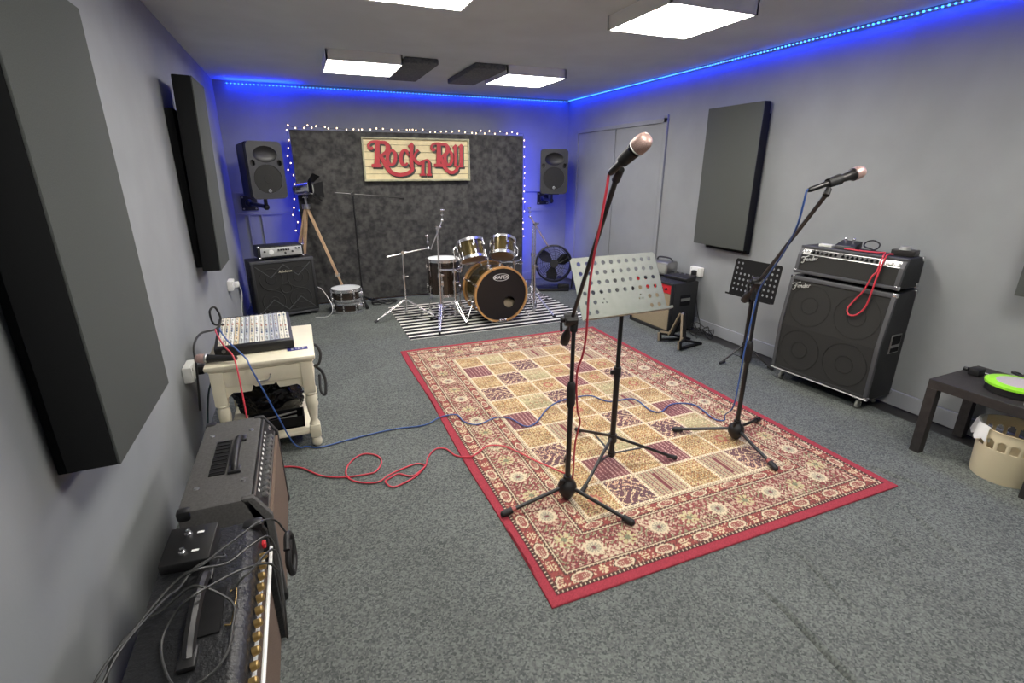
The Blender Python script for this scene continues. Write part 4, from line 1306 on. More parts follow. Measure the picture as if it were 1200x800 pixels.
# ================================================================= MICROPHONE STANDS
def mic_stand(label, c, feet, clutch_z, tip, weight_len, tape=None):
    t = T('microphone_stand', label, 'microphone stand', (c[0], c[1], RZ), group='boom microphone stands on the rug')
    hub_z = .085
    for k, f in enumerate(feet):
        d = Vector((f[0] - c[0], f[1] - c[1], 0))
        l, d = d.length, d.normalized()
        a = Vector((0, 0, .07)) + d * .03
        e = d * l + Vector((0, 0, .016))
        lg = MB().cyl(a, e, .0095, seg=12).build('leg', M['blackmetal'], t)
        MB().cyl(a + (e - a) * .86, e, .0155, .0155, 12).sphere(e, .0155, seg=12).build('foot', M['rubber'], lg)
        if k == tape:
            MB().cyl(a + (e - a) * .80, a + (e - a) * .86, .0125, seg=12).build('red_band', M['band'], lg)
    MB().lathe([(.022, .012), (.030, .022), (.046, .05), (.048, .07), (.040, .092), (.026, .105), (.02, .115), (.02, .13)], seg=28).build('base_hub', M['black'], t)
    MB().cyl((0, 0, .10), (0, 0, .56), .0125, seg=16).build('lower_tube', M['blackmetal'], t)
    MB().cyl((-.03, -.012, .112), (-.012, -.005, .112), .008).box((-.040, -.016, .114), (.022, .012, .03), bevel=.004).build('lock_knob', M['black'], t)
    MB().lathe([(.015, .50), (.0205, .52), (.0205, .60), (.016, .625), (.012, .63)], seg=16).build('grip_clutch', M['rubber'], t)
    MB().cyl((0, 0, .60), (0, 0, clutch_z - .02), .0095, seg=14).build('upper_tube', M['blackmetal'], t)
    cz = Vector((0, 0, clutch_z))
    tp = Vector((tip[0] - c[0], tip[1] - c[1], tip[2] - RZ))
    d = (tp - cz).normalized()
    side = d.cross(Vector((0, 0, 1))).normalized()
    off = side * .014
    MB().cyl(cz + off - d * weight_len, tp, .0085, seg=14).build('boom_arm', M['blackmetal'], t)
    w0 = cz + off - d * weight_len
    MB().lathe([(.011, 0), (.021, .015), (.0215, .07), (.014, .10), (.010, .125)], zframe(w0, d), 16).build('counterweight', M['rubber'], t)
    b = MB().cyl(cz - Vector((0, 0, .055)), cz - Vector((0, 0, .0)), .0165, .020, 14).cyl(cz - side * .012, cz + side * .042, .028, seg=18).cyl(cz + side * .042, cz + side * .06, .012)
    b.box(cz + off + d * .0, (.05, .05, .05), frame((0, 0, 0), d, side).to_3x3(), .01)
    b.bar(cz + side * .055 - d * .02, cz + side * .055 + Vector((0, 0, -.055)), .014, .012, side, .003)
    b.build('boom_clutch', M['black'], t)
    return t

def mic_clip_and_mic(stand, tip, tail, head, label, ring):
    tail, head, tip = Vector(tail), Vector(head), Vector(tip)
    ax = (head - tail).normalized()
    L = ((head - tail).length - .067) / .86      # tail is the plug's end, head the centre of the ball
    tail = tail + ax * .055
    grip = tail + ax * L * .30
    sl = stand.matrix_basis.translation
    MB().cyl(tip - sl, tip - sl + (grip - tip) * .5, .0135, .011, 12).lathe([(.0175, 0), (.020, .055)], zframe(grip - sl - ax * .02, ax), 16, False).lathe([(.0215, .055), (.0185, 0)], zframe(grip - sl - ax * .02, ax), 16, False).build('microphone_clip', M['rubber'], stand)
    t = T('microphone', label, 'microphone', tail)
    m = zframe((0, 0, 0), ax)
    MB().lathe([(.0105, 0), (.0112, .02), (.0125, L * .25), (.0175, L * .70), (.0205, L * .76), (.0235, L * .80)], m, 28).build('body', M['micbody'], t)
    MB().lathe([(.0245, L * .80), (.0262, L * .815), (.0262, L * .835), (.0245, L * .85)], m, 28).build('collar_ring', ring, t)
    r = .0258
    c0 = L * .86
    MB().lathe([(.0245, L * .845), (r, c0 + .006), (r, c0 + .017), (r * .93, c0 + .029), (r * .74, c0 + .039), (r * .42, c0 + .0435), (0, c0 + .0445)], m, 32, False).build('mesh_grille', M['micgrille'], t)
    MB().lathe([(.0085, -.055), (.0105, -.045), (.0108, -.012), (.0108, .004)], m, 16).build('cable_plug', M['blackmetal'], t)
    return t

C1 = (1.053, 1.839)
tip1 = (.920, 1.385, 1.522)
s1 = mic_stand('black boom microphone stand nearest the viewer, at the left edge of the rug', C1, ((.711, 1.828), (1.233, 1.548), (1.215, 2.14)), .925, tip1, .20, 0)
MIC1 = ((.893, 1.378, 1.542), (.911, 1.258, 1.620))
mic_clip_and_mic(s1, tip1, *MIC1, 'black microphone with pinkish mesh head on the nearest stand, red lead attached', M['silver'])
C2 = (2.268, 1.960)
tip2 = (1.957, 1.448, 1.456)
s2 = mic_stand('black boom microphone stand on the right side of the rug before the tall cabinet', C2, ((1.993, 2.175), (2.213, 1.62), (2.585, 2.076)), .965, tip2, .24, 1)
MIC2 = ((1.891, 1.478, 1.475), (2.097, 1.436, 1.540))
mic_clip_and_mic(s2, tip2, *MIC2, 'dark microphone with mesh head on the right hand stand, blue lead attached', M['micbody'])

# ================================================================= MUSIC STANDS
def music_stand(label, c, feet, top_z, desk_c, xdir, tilt, dw, dh, m_desk, holes, base_z, pole_m, desk_shift=0, thick=.0025, hr=.0105):
    t = T('music_stand', label, 'music stand', (c[0], c[1], base_z), group='perforated music stands')
    for f in feet:
        d = Vector((f[0] - c[0], f[1] - c[1], 0))
        l, d = d.length, d.normalized()
        lg = MB().cyl(Vector((0, 0, .155)) + d * .02, d * l + Vector((0, 0, .013)), .0085, seg=10).build('leg', M['blackmetal'], t)
        MB().cyl(d * (l - .04) + Vector((0, 0, .026)), d * (l + .01) + Vector((0, 0, .0125)), .012, seg=10).build('foot', M['rubber'], lg)
        MB().bar(Vector((0, 0, .055)) + d * .016, d * l * .48 + Vector((0, 0, .085)), .010, .004).build('brace', M['blackmetal'], lg)
    MB().cyl((0, 0, .035), (0, 0, .55), .0155, seg=16).build('lower_tube', pole_m, t)
    MB().cyl((0, 0, .55), (0, 0, top_z), .0115, seg=16).build('upper_tube', pole_m, t)
    MB().cyl((0, 0, .52), (0, 0, .57), .020, seg=16).box((-.028, 0, .545), (.03, .012, .024), bevel=.004).build('collar', M['black'], t)
    MB().cyl((0, 0, .13), (0, 0, .175), .024, seg=14).build('collar', M['black'], t)
    MB().cyl((0, 0, .042), (0, 0, .068), .021, seg=14).build('collar', M['black'], t)
    x = Vector(xdir).normalized()
    yv = Vector((0, 0, 1)) * math.cos(R(tilt)) + Vector((0, 0, 1)).cross(x).normalized() * math.sin(R(tilt))
    o = Vector(desk_c) - t.matrix_basis.translation
    m = frame(o, x, yv)
    out = [(-dw / 2, -dh / 2), (dw / 2, -dh / 2), (dw / 2, dh / 2 - .012), (dw / 2 - .012, dh / 2), (-dw / 2 + .012, dh / 2), (-dw / 2, dh / 2 - .012)]
    ds = MB().mesh(plate(out, [circ(u, v, r_, 16) for u, v, r_ in holes], thick), m).build('desk', m_desk, t, smooth=False)
    MB().box((0, -dh / 2, .022), (dw, .0025, .045)).box((0, -dh / 2 + .006, .044), (dw, .012, .0025)).build('lip', m_desk, ds, smooth=False)
    bpy.data.objects[ds.children[0].name].data.transform(m)
    b = MB()
    b.bar(m @ Vector((0, -.05, -.006)), m @ Vector((0, .07, -.006)), .05, .008, m.to_3x3() @ Vector((0, 0, 1)))
    b.cyl(m @ Vector((-.03, -.04, -.016)), m @ Vector((.03, -.04, -.016)), .013)
    b.cyl(m @ Vector((0, -.04, -.018)), Vector((0, 0, top_z - .01)), .012)
    b.build('tilt_bracket', M['black'], t)
    return t
hs = []
dw, dh = .49, .30
for r_ in range(4):
    for k in range(10):
        hs.append((-.203 + .0452 * k, .118 - .047 * r_, .0105))
for x in (-.203, -.158, .158, .203):
    for k in range(2):
        hs.append((x, -.070 - .047 * k, .0105))
for cx in (-.105, .105):
    hs += [(cx, -.058, .004), (cx - .01, -.076, .004), (cx + .01, -.076, .004)]
music_stand('grey perforated music stand on a black tripod in the middle of the rug', (1.437, 2.035), ((1.78, 1.917), (1.142, 1.841), (1.431, 2.407)), .93, (1.380, 1.985, 1.03), (1, .03, 0), 28, dw, dh, M['desk'], hs, RZ, M['blackmetal'])
hs2 = []
for r_ in range(6):
    for k in range(10):
        u, v = -.18 + .040 * k, .112 - .042 * r_
        if 2 <= k <= 7 and r_ < 2:
            continue
        if r_ == 5 and 4 <= k <= 5:
            continue
        hs2.append((u, v, .0095))
music_stand('black perforated music stand by the right wall behind the second microphone stand', (3.33, 2.93), ((3.13, 2.97), (3.50, 3.08), (3.42, 2.70)), .66, (3.235, 2.85, .735), (.06, -1, 0), 7, .42, .29, M['blackmatte'], hs2, 0, M['blackmetal'])

# ================================================================= WHITE SIDE TABLE AND WHAT STANDS ON IT
TX0, TX1, TY0, TY1, TZ = -.565, -.02, 2.83, 3.47, .58
TCX, TCY = (TX0 + TX1) / 2, (TY0 + TY1) / 2
t = T('bedside_table', 'cream painted bedside table with turned legs by the left wall', 'table', (TCX, TCY, 0))
tw, td = TX1 - TX0, TY1 - TY0
MB().box((0, 0, TZ - .013), (tw, td, .026), bevel=.008).box((0, 0, TZ - .033), (tw - .03, td - .03, .016), bevel=.005).build('tabletop', M['cream'], t)
b = MB()
hp = [(.205, .36), (.19, .385), (.16, .412), (.11, .407), (.07, .408), (.062, .425), (.057, .442), (.045, .431), (0, .433)]
b.prism([(-.205, .548), (.205, .548)] + hp + [(-x_, z_) for x_, z_ in hp[-2::-1]], -.01, .01, frame((0, -td / 2 + .04, 0), (1, 0, 0), (0, 0, 1)))
b.box((0, td / 2 - .04, TZ - .13), (tw - .13, .02, .18))
for sx in (-1, 1):
    b.box((sx * (tw / 2 - .05), 0, TZ - .13), (.02, td - .13, .18))
b.build('apron', M['cream'], t, smooth=False)
dr = MB().box((0, -td / 2 + .028, TZ - .088), (tw - .155, .010, .088), bevel=.003).build('drawer', M['cream'], t)
MB().tube([(-.035, -td / 2 + .024, TZ - .085), (-.035, -td / 2 + .004, TZ - .09), (-.02, -td / 2 - .003, TZ - .108), (.02, -td / 2 - .003, TZ - .108), (.035, -td / 2 + .004, TZ - .09), (.035, -td / 2 + .024, TZ - .085)], .0035, 8, 5).build('handle', M['steel'], dr)
for sx in (-1, 1):
    for sy in (-1, 1):
        x, y = sx * (tw / 2 - .05), sy * (td / 2 - .045)
        b = MB().box((x, y, TZ - .135), (.062, .062, .19), bevel=.003).box((x, y, .105), (.058, .058, .08), bevel=.006)
        b.lathe([(.030, .35), (.034, .342), (.026, .33), (.032, .31), (.033, .28), (.026, .22), (.019, .17), (.026, .155), (.03, .145)], Matrix.Translation((x, y, 0)), 18)
        b.lathe([(.016, 0), (.026, .012), (.029, .03), (.024, .05), (.019, .056), (.028, .066)], Matrix.Translation((x, y, 0)), 18)
        b.build('leg', M['cream'], t)
MB().box((0, 0, .10), (tw - .07, td - .06, .022), bevel=.004).build('lower_shelf', M['cream'], t)
lb = MB().box((.185, -td / 2 + .145, TZ + .0008), (.108, .052, .0016), Matrix.Rotation(R(2), 3, 'Z')).build('name_label', M['stickerglowblue'], t, label='dark blue printed label strip', smooth=False)
MB().mesh(text('8 10-E', .028, .0004, 0, .0002), Matrix.Translation((.185, -td / 2 + .145, TZ + .0018)) @ Matrix.Rotation(R(2), 4, 'Z') @ Matrix.Diagonal((1, 1.35, 1, 1))).build('label_print', M['white'], lb, smooth=False)

# mixing desk
t = T('mixing_desk', 'black mixing desk with rows of pale faders and knobs on the cream table', 'mixer', (-.335, 3.23, TZ), 3)
mw, md = .40, .50
pf = [(-md / 2, .004), (-md / 2, .054), (-md / 2 + .015, .058), (md / 2 - .02, .098), (md / 2, .096), (md / 2, .008)]
MB().prism(pf, -mw / 2, mw / 2, frame((0, 0, 0), (0, 1, 0), (0, 0, 1)), .004).build('chassis', M['black'], t)
sl_ = (.098 - .058) / (md - .035)
tz = lambda y: .058 + (y + md / 2 - .015) * sl_ + .001
rt = Matrix.Rotation(math.atan(sl_), 3, 'X')
cols = [(226, 222, 206), (214, 196, 160), (222, 214, 192), (190, 196, 196), (226, 226, 220), (168, 172, 180)]
stm = [mat('channel_print', k, .5) for k in cols]
kn = [M['white'], mat('knob_red', (190, 150, 136), .4), mat('knob_blue', (120, 132, 150), .4), M['offwhite'], mat('knob_grey', (150, 152, 156), .4)]
n_ch = 14
kmesh = MB().lathe([(.0052, 0), (.0046, .012), (0, .0125)], seg=10).build('knob', kn[0], t)
kms = []
for km in kn:
    d_ = kmesh.data.copy(); d_.materials.clear(); d_.materials.append(km); kms.append(d_)
first = True
for k in range(n_ch):
    x = -mw / 2 + .03 + (mw - .06) * k / (n_ch - 1)
    y0, y1 = -md / 2 + .025, md / 2 - .028
    st = MB().box((x, (y0 + y1) / 2, tz((y0 + y1) / 2) + .0005), (.0235, y1 - y0, .002), rt).build('channel_strip', stm[(k * 2 + k // 3) % 6 if k < 11 else (5 if k < 12 else 0)], t, smooth=False)
    MB().box((x, y0 + .055, tz(y0 + .055) + .0012), (.0035, .085, .002), rt).build('fader_slot', M['black'], st, smooth=False)
    MB().box((x, y0 + .03 + .05 * ((k * 37) % 10) / 10, tz(y0 + .04) + .008), (.010, .017, .012), bevel=.002).build('fader_cap', M['white'], st)
    for j in range(8):
        y = y0 + .125 + j * .038
        if first:
            o, first = kmesh, False
        else:
            o = kmesh.copy(); COL.objects.link(o); o.parent = t
        o.data = kms[[0, 3, 2, 4, 3, 1, 0, 3][(j + (k // 4)) % 8]]
        o.location = (x, y, tz(y))
for k in range(n_ch):
    x = -mw / 2 + .03 + (mw - .06) * k / (n_ch - 1)
    MB().cyl((x, md / 2 - .012, .092), (x, md / 2 - .012, .103), .006, .005, 10).build('socket', M['steel'], t)
MB().cyl((-.155, -md / 2 - .001, .035), (-.155, -md / 2 - .006, .035), .010, seg=14).build('headphone_socket', M['steel'], t)
MB().lathe([(.0, 0), (.02, 0)], frame((0, 0, 0), (1, 0, 0), (0, 0, 1)), 4, False)
for x in (-.17, .17):
    for y in (-.21, .21):
        MB().cyl((x, y, 0), (x, y, .01), .014).build('foot', M['rubber'], t)
# microphone lying on the table
tl, hd_ = Vector((-.405, 2.865, TZ + .024)), Vector((-.585, 2.915, TZ + .029))
t = T('microphone', 'silver headed microphone lying at the left corner of the cream table', 'microphone', tl)
ax = hd_ - tl
L = ax.length
m = zframe((0, 0, 0), ax)
MB().lathe([(.0105, 0), (.0135, .02), (.021, L * .72), (.0235, L * .78)], m, 24).build('body', M['black'], t)
MB().lathe([(.0235, L * .78), (.0262, L * .80), (.0262, L * .83), (.024, L * .85)], m, 24).build('collar_ring', M['steel'], t)
MB().lathe([(.024, L * .84), (.0258, L * .9), (.0258, L * .98), (.022, L * 1.06), (.014, L * 1.1), (0, L * 1.115)], m, 24, False).build('mesh_grille', M['micgrille'], t)

# on the lower shelf
t = T('bin_bag', 'shiny black crumpled plastic bag stuffed under the cream table', 'plastic bag', (-.30, 3.235, .235))  # bag raised and enlarged so its black also stands in for shade under the table
b = MB()
bmesh.ops.create_icosphere(b.bm, subdivisions=5, radius=1)
from mathutils import noise as NZ
for v in b.bm.verts:
    p = v.co.copy()
    q = NZ.noise(p * 1.6) * .28 + abs(NZ.noise(p * 4.2)) * .22 + NZ.noise(p * 9) * .07
    v.co = Vector((p.x * .205, p.y * .115, p.z * .155)) * (.92 + q)
    v.co.z += .025 * math.sin(p.x * 5) - .02
    v.co.z = max(v.co.z, -.12)
b.build('bag_body', M['bagblack'], t, angle=180)
for x, z in ((-.07, .13), (.08, .14)):
    MB().tube([(x, -.06, z - .03), (x - .03, -.07, z + .02), (x + .015, -.07, z + .045), (x + .05, -.06, z + .03)], lambda q: .016 * (1 - q) + .003, 8, 5).build('bag_tie', M['bagblack'], t)
t = T('shallow_box', 'low black box on the lower shelf of the cream table', 'box', (-.275, 2.985, .1115))
b = MB().box((0, 0, .006), (.30, .13, .012))
b.box((0, -.062, .035), (.30, .006, .07)).box((0, .062, .035), (.30, .006, .07)).box((-.147, 0, .035), (.006, .13, .07)).box((.147, 0, .035), (.006, .13, .07))
b.build('box_body', M['blackmatte'], t, smooth=False)
for k in range(3):
    MB().cyl((-.12 + .03 * k, -.03 + .025 * k, .022 + .012 * k), (.11, -.02 + .03 * k, .03 + .014 * k), .007, seg=8).build('rod', M['steel'] if k else M['rubber'], t)
t = T('plastic_tub', 'white plastic tub with lid at the left of the table shelf', 'tub', (-.475, 2.70, .0))
MB().lathe([(.062, 0), (.07, .01), (.078, .24), (.080, .25)], seg=28).build('tub_body', M['offwhite'], t)
MB().lathe([(.083, .245), (.085, .25), (.085, .272), (.078, .275), (.076, .268), (0, .266)], seg=28, caps=False).build('lid', M['white'], t)
cable('coiled_cable', 'black cable loops hanging off the right side of the cream table', [(-.05, 3.25, .50), (-.01, 3.22, .51), (.012, 3.2, .46), (-.005, 3.18, .40), (-.03, 3.2, .38), (.0, 3.22, .34), (.02, 3.2, .28), (.01, 3.15, .20), (-.015, 3.17, .22), (-.01, 3.22, .31)], .009, M['rubber'], 6)
cable('power_cable', 'dark green lead dropping from the wall socket beside the cream table', [(XL + .10, 3.14, .47), (XL + .13, 3.10, .45), (XL + .10, 3.02, .36), (XL + .08, 2.95, .2), (XL + .08, 2.85, .06), (XL + .15, 2.8, .008)], .005, mat('dark_green_lead', (40, 62, 60), .5))
cable('power_cable', 'black leads looping up from the back of the mixing desk', [(-.50, 3.30, TZ + .10), (-.545, 3.26, TZ + .12), (-.55, 3.24, TZ + .20), (-.525, 3.27, TZ + .215), (-.51, 3.29, TZ + .14), (-.53, 3.22, TZ + .10), (-.60, 3.15, TZ + .10), (-.625, 3.05, TZ + .06), (-.62, 2.98, TZ - .04), (-.64, 2.95, .3)], .006, M['rubber'])

# ================================================================= NEAR AMPLIFIERS ON THE LEFT
t = T('guitar_combo', 'worn dark grey guitar amplifier with knob row and brown grille by the cream table', 'amplifier', (-.22, 2.025, 0), 90)
AW, AH, AD = .67, .48, .28
ay = frame((0, 0, 0), (0, 1, 0), (0, 0, 1))
pf = [(.014, .018), (.014, .385), (.062, AH), (AD, AH), (AD, .018)]
MB().prism(pf, -AW / 2, AW / 2, ay, .009).build('cabinet', M['tolexgrey'], t)
MB().box((0, .010, .205), (AW - .06, .014, .35)).build('grille', M['brown'], t, smooth=False)
for sx in (-1, 1):
    x0, x1 = sx * AW / 2 - (.024 if sx > 0 else 0), sx * AW / 2 + (.024 if sx < 0 else 0)
    MB().prism([(0, .012), (0, .395), (.05, AH + .003), (.09, AH + .003), (.05, .39), (.05, .012)], x0, x1, ay, .005).build('side_cheek', M['tolex'] if sx > 0 else M['tolexgrey'], t)
    for y, z in ((.02, .03), (AD - .02, .03), (AD - .02, AH - .015)):
        MB().box((sx * (AW / 2 - .014), y, z), (.04, .045, .04), bevel=.012).build('corner_cap', M['black'], t)
    for y in (.05, AD - .05):
        MB().cyl((sx * .28, y, 0), (sx * .28, y, .02), .018).build('foot', M['rubber'], t)
cp = frame((0, .0345, .435), (1, 0, 0), (0, .048, .095))
MB().box((0, 0, 0), (AW - .05, .092, .006)).build('control_panel', M['black'], t, smooth=False).data.transform(cp)
MB().box((0, .038, .004), (AW - .06, .006, .002)).box((0, -.038, .004), (AW - .06, .006, .002)).build('panel_line', M['steel'], t, smooth=False).data.transform(cp)
for k in range(13):
    x = -.25 + .038 * k
    o = MB().lathe([(.0115, .003), (.010, .016), (.009, .018), (0, .0185)], cp @ Matrix.Translation((x, -.008, 0)), 14).build('knob', M['steel'], t)
    MB().box((0, 0, 0), (.014, .008, .001)).build('knob_print', M['white'], t, smooth=False).data.transform(cp @ Matrix.Translation((x, .020, .0035)))
for k in range(2):
    MB().lathe([(.009, .002), (.009, .006), (.004, .007), (0, .003)], cp @ Matrix.Translation((.27 + .025 * k, 0, 0)), 12).build('jack', M['chrome'], t)
MB().box((0, .185, AH + .001), (.27, .055, .006), bevel=.002).build('vent_plate', M['blackmatte'], t)
b = MB()
for k in range(9):
    b.box((-.12 + .03 * k, .185, AH + .005), (.004, .05, .004))
b.build('vent_bars', M['black'], t, smooth=False)
MB().tube([(-.13, .125, AH + .004), (-.115, .125, AH + .016), (-.05, .125, AH + .030), (.05, .125, AH + .030), (.115, .125, AH + .016), (.13, .125, AH + .004)], .012, 10, 5).build('handle', M['black'], t)
for x in (-.125, .125):
    MB().box((x, .125, AH + .006), (.045, .045, .012), bevel=.004).build('handle_end', M['blackmetal'], t)
for x in (-.20, .20):
    for y in (.09, .24):
        MB().lathe([(.010, 0), (.008, .004), (0, .005)], Matrix.Translation((x, y, AH)), 12).build('screw', M['steel'], t)

t = T('guitar_combo', 'black leathery guitar amplifier with gold knobs and tangled leads nearest the viewer', 'amplifier', (-.222, 1.185, 0), 90)
BW, BH, BD = .70, .50, .265
pf = [(.03, .018), (.03, .40), (.012, .42), (.012, .455), (.022, .485), (.045, BH), (BD, BH), (BD, .018)]
MB().prism(pf, -BW / 2, BW / 2, ay, .010).build('cabinet', M['tolexold'], t)
MB().box((0, .026, .20), (BW - .05, .014, .37)).build('grille', M['brown'], t, smooth=False)
MB().cyl((-BW / 2 + .024, -.004, .40), (BW / 2 - .024, -.004, .40), .0055, seg=8).build('piping', M['white'], t)
for sx in (-1, 1):
    x0, x1 = sx * BW / 2 - (.022 if sx > 0 else 0), sx * BW / 2 + (.022 if sx < 0 else 0)
    MB().prism([(.0, .012), (.0, .46), (.02, BH), (.06, BH), (.06, .012)], x0, x1, ay, .006).build('side_cheek', M['tolexold'], t)
    MB().box((sx * (BW / 2 - .016), .035, BH - .008), (.045, .06, .03), bevel=.012).build('corner_cap', M['black'], t)
    for y in (.06, BD - .05):
        MB().cyl((sx * .29, y, 0), (sx * .29, y, .02), .018).build('foot', M['rubber'], t)
MB().box((-.02, .010, .432), (BW - .16, .006, .022)).build('control_panel', M['white'], t, smooth=False)
for k in range(12):
    x = -.25 + .042 * k
    MB().lathe([(.011, 0), (.010, .014), (.007, .017), (0, .0175)], frame((x, .011, .46), (1, 0, 0), (0, .25, 1)), 14).build('knob', M['gold'], t)
MB().box((.285, .008, .448), (.022, .012, .018), bevel=.003).build('power_lamp', M['redlabel'], t)
MB().box((.0, .115, BH + .002), (.15, .07, .006), bevel=.002).build('vent_plate', M['blackmatte'], t)
MB().tube([(.05, .07, BH + .004), (.055, .055, BH + .004), (-.055, .055, BH + .004), (-.06, .07, BH + .004)], .002, 6, 3).build('vent_frame', M['gold'], t)
MB().tube([(-.135, .135, BH + .006), (-.10, .135, BH + .022), (0, .135, BH + .034), (.10, .135, BH + .022), (.135, .135, BH + .006)], .0145, 8, 6).build('handle', M['black'], t)
for x in (-.135, .135):
    MB().box((x, .135, BH + .008), (.06, .038, .016), bevel=.005).build('handle_end', M['blackmetal'], t)
t = T('footswitch', 'black metal two button footswitch resting on the nearest amplifier', 'footswitch', (-.408, 1.43, BH + .001), -6)
MB().prism([(-.065, 0), (.065, 0), (.065, .052), (-.065, .030)], -.062, .062, frame((0, 0, 0), (0, 1, 0), (0, 0, 1)), .003).build('case', M['black'], t)
for y in (-.03, .035):
    z = .041 + y * .17
    MB().cyl((-.01, y, z - .004), (-.01, y, z + .004), .010, seg=14).cyl((-.01, y, z + .004), (-.01, y, z + .014), .006, seg=12).build('button', M['chrome'], t)
    MB().box((.022, y, z + .0012), (.018, .008, .001)).build('print', M['white'], t, smooth=False)
def on_amp(x, y, dz=.006):
    return (x, y, BH + dz)
cable('amplifier_lead', 'long black lead coiled loosely over the nearest amplifier top', [(-.322, 1.388, BH + .010), (-.318, 1.372, BH + .012), (-.345, 1.358, BH + .026), (-.385, 1.335, BH + .026), (-.415, 1.29, BH + .012), (-.44, 1.23, BH + .030), (-.50, 1.12, BH + .020), (-.535, 1.02, BH - .03), (-.56, .95, BH - .12), (-.575, .92, .25)], .0033, M['cablegrey'])
cable('amplifier_lead', 'black lead looped in a wide ring over the handle of the nearest amplifier', [(-.55, 1.02, .22), (-.545, 1.06, BH - .12), (-.525, 1.13, BH - .01), (-.48, 1.195, BH + .014), (-.44, 1.215, BH + .018), (-.40, 1.222, BH + .042), (-.357, 1.215, BH + .066), (-.31, 1.20, BH + .040), (-.275, 1.17, BH + .014), (-.272, 1.10, BH + .012), (-.276, 1.03, BH + .012), (-.305, .985, BH + .012), (-.355, .97, BH + .012), (-.395, 1.03, BH + .012), (-.42, 1.12, BH + .014), (-.395, 1.165, BH + .044), (-.357, 1.175, BH + .070), (-.31, 1.235, BH + .046), (-.265, 1.28, BH + .026), (-.205, 1.30, BH + .010), (-.185, 1.34, BH - .06)], .0033, M['cablegrey'])
cable('amplifier_lead', 'black lead crossing the nearest amplifier and drooping over its front', [(-.56, .94, .20), (-.56, .98, BH - .10), (-.535, 1.06, BH + .004), (-.48, 1.165, BH + .030), (-.41, 1.255, BH + .060), (-.357, 1.270, BH + .070), (-.30, 1.31, BH + .036), (-.25, 1.38, BH + .022), (-.205, 1.42, BH + .006), (-.190, 1.39, BH - .08), (-.185, 1.28, BH - .16), (-.180, 1.23, BH - .20), (-.176, 1.26, BH - .10), (-.186, 1.345, BH + .012), (-.24, 1.255, BH + .036), (-.285, 1.225, BH + .018)], .0033, M['cablegrey'])
cable('amplifier_lead', 'black lead running from the nearest amplifier up over the grey amplifier edge', [(-.395, 1.29, BH + .052), (-.357, 1.285, BH + .066), (-.31, 1.345, BH + .060), (-.27, 1.41, BH + .046), (-.235, 1.47, BH + .03), (-.195, 1.51, BH + .0), (-.175, 1.56, .41)], .0033, M['cablegrey'])
o = MB().tube([(-.168, 1.45, .42), (-.165, 1.50, .44), (-.16, 1.54, .40), (-.158, 1.52, .33), (-.163, 1.46, .32), (-.168, 1.44, .38), (-.16, 1.48, .435)], .010, 8, 6).build('cable_coil', M['rubber'])
tag(o, 'small bundled black cable hanging at the front of the nearest amplifier', 'cable')

# ================================================================= BLACK SIDE TABLE, BIN AND THINGS
TBZ = .45
tr = T('side_table', 'black brown square side table against the right wall', 'table', (3.392, 1.225, 0), 1.5)
MB().box((0, 0, TBZ - .026), (.49, .55, .052), bevel=.002).build('tabletop', M['tablewood'], tr, smooth=False)
for sx in (-1, 1):
    for sy in (-1, 1):
        MB().box((sx * .22, sy * .25, (TBZ - .052) / 2), (.05, .05, TBZ - .052), bevel=.001).build('leg', M['tablewood'], tr, smooth=False)
t = T('tape_reel', 'round black reel with lime green rim and grey top on the side table', 'reel', (3.345, 1.205, TBZ))
MB().lathe([(.118, 0), (.124, .004), (.122, .038)], seg=40).build('drum_base', M['black'], t)
MB().lathe([(.122, .038), (.130, .040), (.131, .052), (.124, .056), (.088, .057)], seg=44).build('rim', M['green'], t, label='lime green rim')
MB().lathe([(.088, .056), (.086, .059), (0, .060)], seg=36, caps=False).build('pad', M['greypad'], t)
MB().box((.105, -.06, .064), (.018, .035, .014), bevel=.003).build('clip', M['black'], t)
t = T('power_adaptor', 'small black adaptor left of the green rimmed reel on the table', 'adaptor', (3.44, 1.425, TBZ))
MB().box((0, 0, .022), (.07, .055, .044), bevel=.008).build('case', M['black'], t)
MB().cyl((.0, .04, .02), (0, .06, .02), .012).build('plug', M['black'], t)
MB().tube([(.02, -.03, .02), (.03, -.06, .012), (.0, -.09, .006), (-.03, -.1, .006)], .003, 6, 5).build('lead', M['white'], t)
cable('coiled_cable', 'loops of black cable on the back of the side table behind the reel', [(3.56 + .05 * math.cos(a * .8) + .01 * math.sin(a * 2.1), 1.28 - .006 * a + .05 * math.sin(a * .8), TBZ + .01 + .035 * abs(math.sin(a * .53))) for a in range(26)], .006, M['rubber'], 4)
t = T('plug_top', 'small white plug at the front of the side table, cut by the picture edge', 'plug', (3.215, 1.085, TBZ))
MB().box((0, 0, .015), (.05, .045, .03), bevel=.008).build('plug_body', M['offwhite'], t)
t = T('waste_bin', 'cream plastic waste bin with slotted rim under the side table', 'bin', (3.312, 1.135, 0))
BR0, BR1, BHH = .128, .150, .285
b = MB()
n = 108
rows = [(BR0, 0), (BR0 + .004, .008), (BR0 + .012, .178), (BR0 + .0135, .182), (BR0 + .017, .226), (BR0 + .0175, .234), (BR0 + .018, .240), (BR1 - .004, .256), (BR1, BHH - .008), (BR1 + .004, BHH), (BR1 - .004, BHH)]
G = [[b.bm.verts.new((r * math.cos(2 * math.pi * k / n), r * math.sin(2 * math.pi * k / n), z)) for k in range(n)] for r, z in rows]
for j in range(len(rows) - 1):
    for k in range(n):
        if (j == 3 and k % 6 in (0, 1, 2, 3)) or (j == 4 and k % 6 in (1, 2)):
            continue
        b.bm.faces.new((G[j][k], G[j][(k + 1) % n], G[j + 1][(k + 1) % n], G[j + 1][k]))
b.bm.faces.new(G[0][::-1])
o = b.build('bin_wall', M['binm'], t)
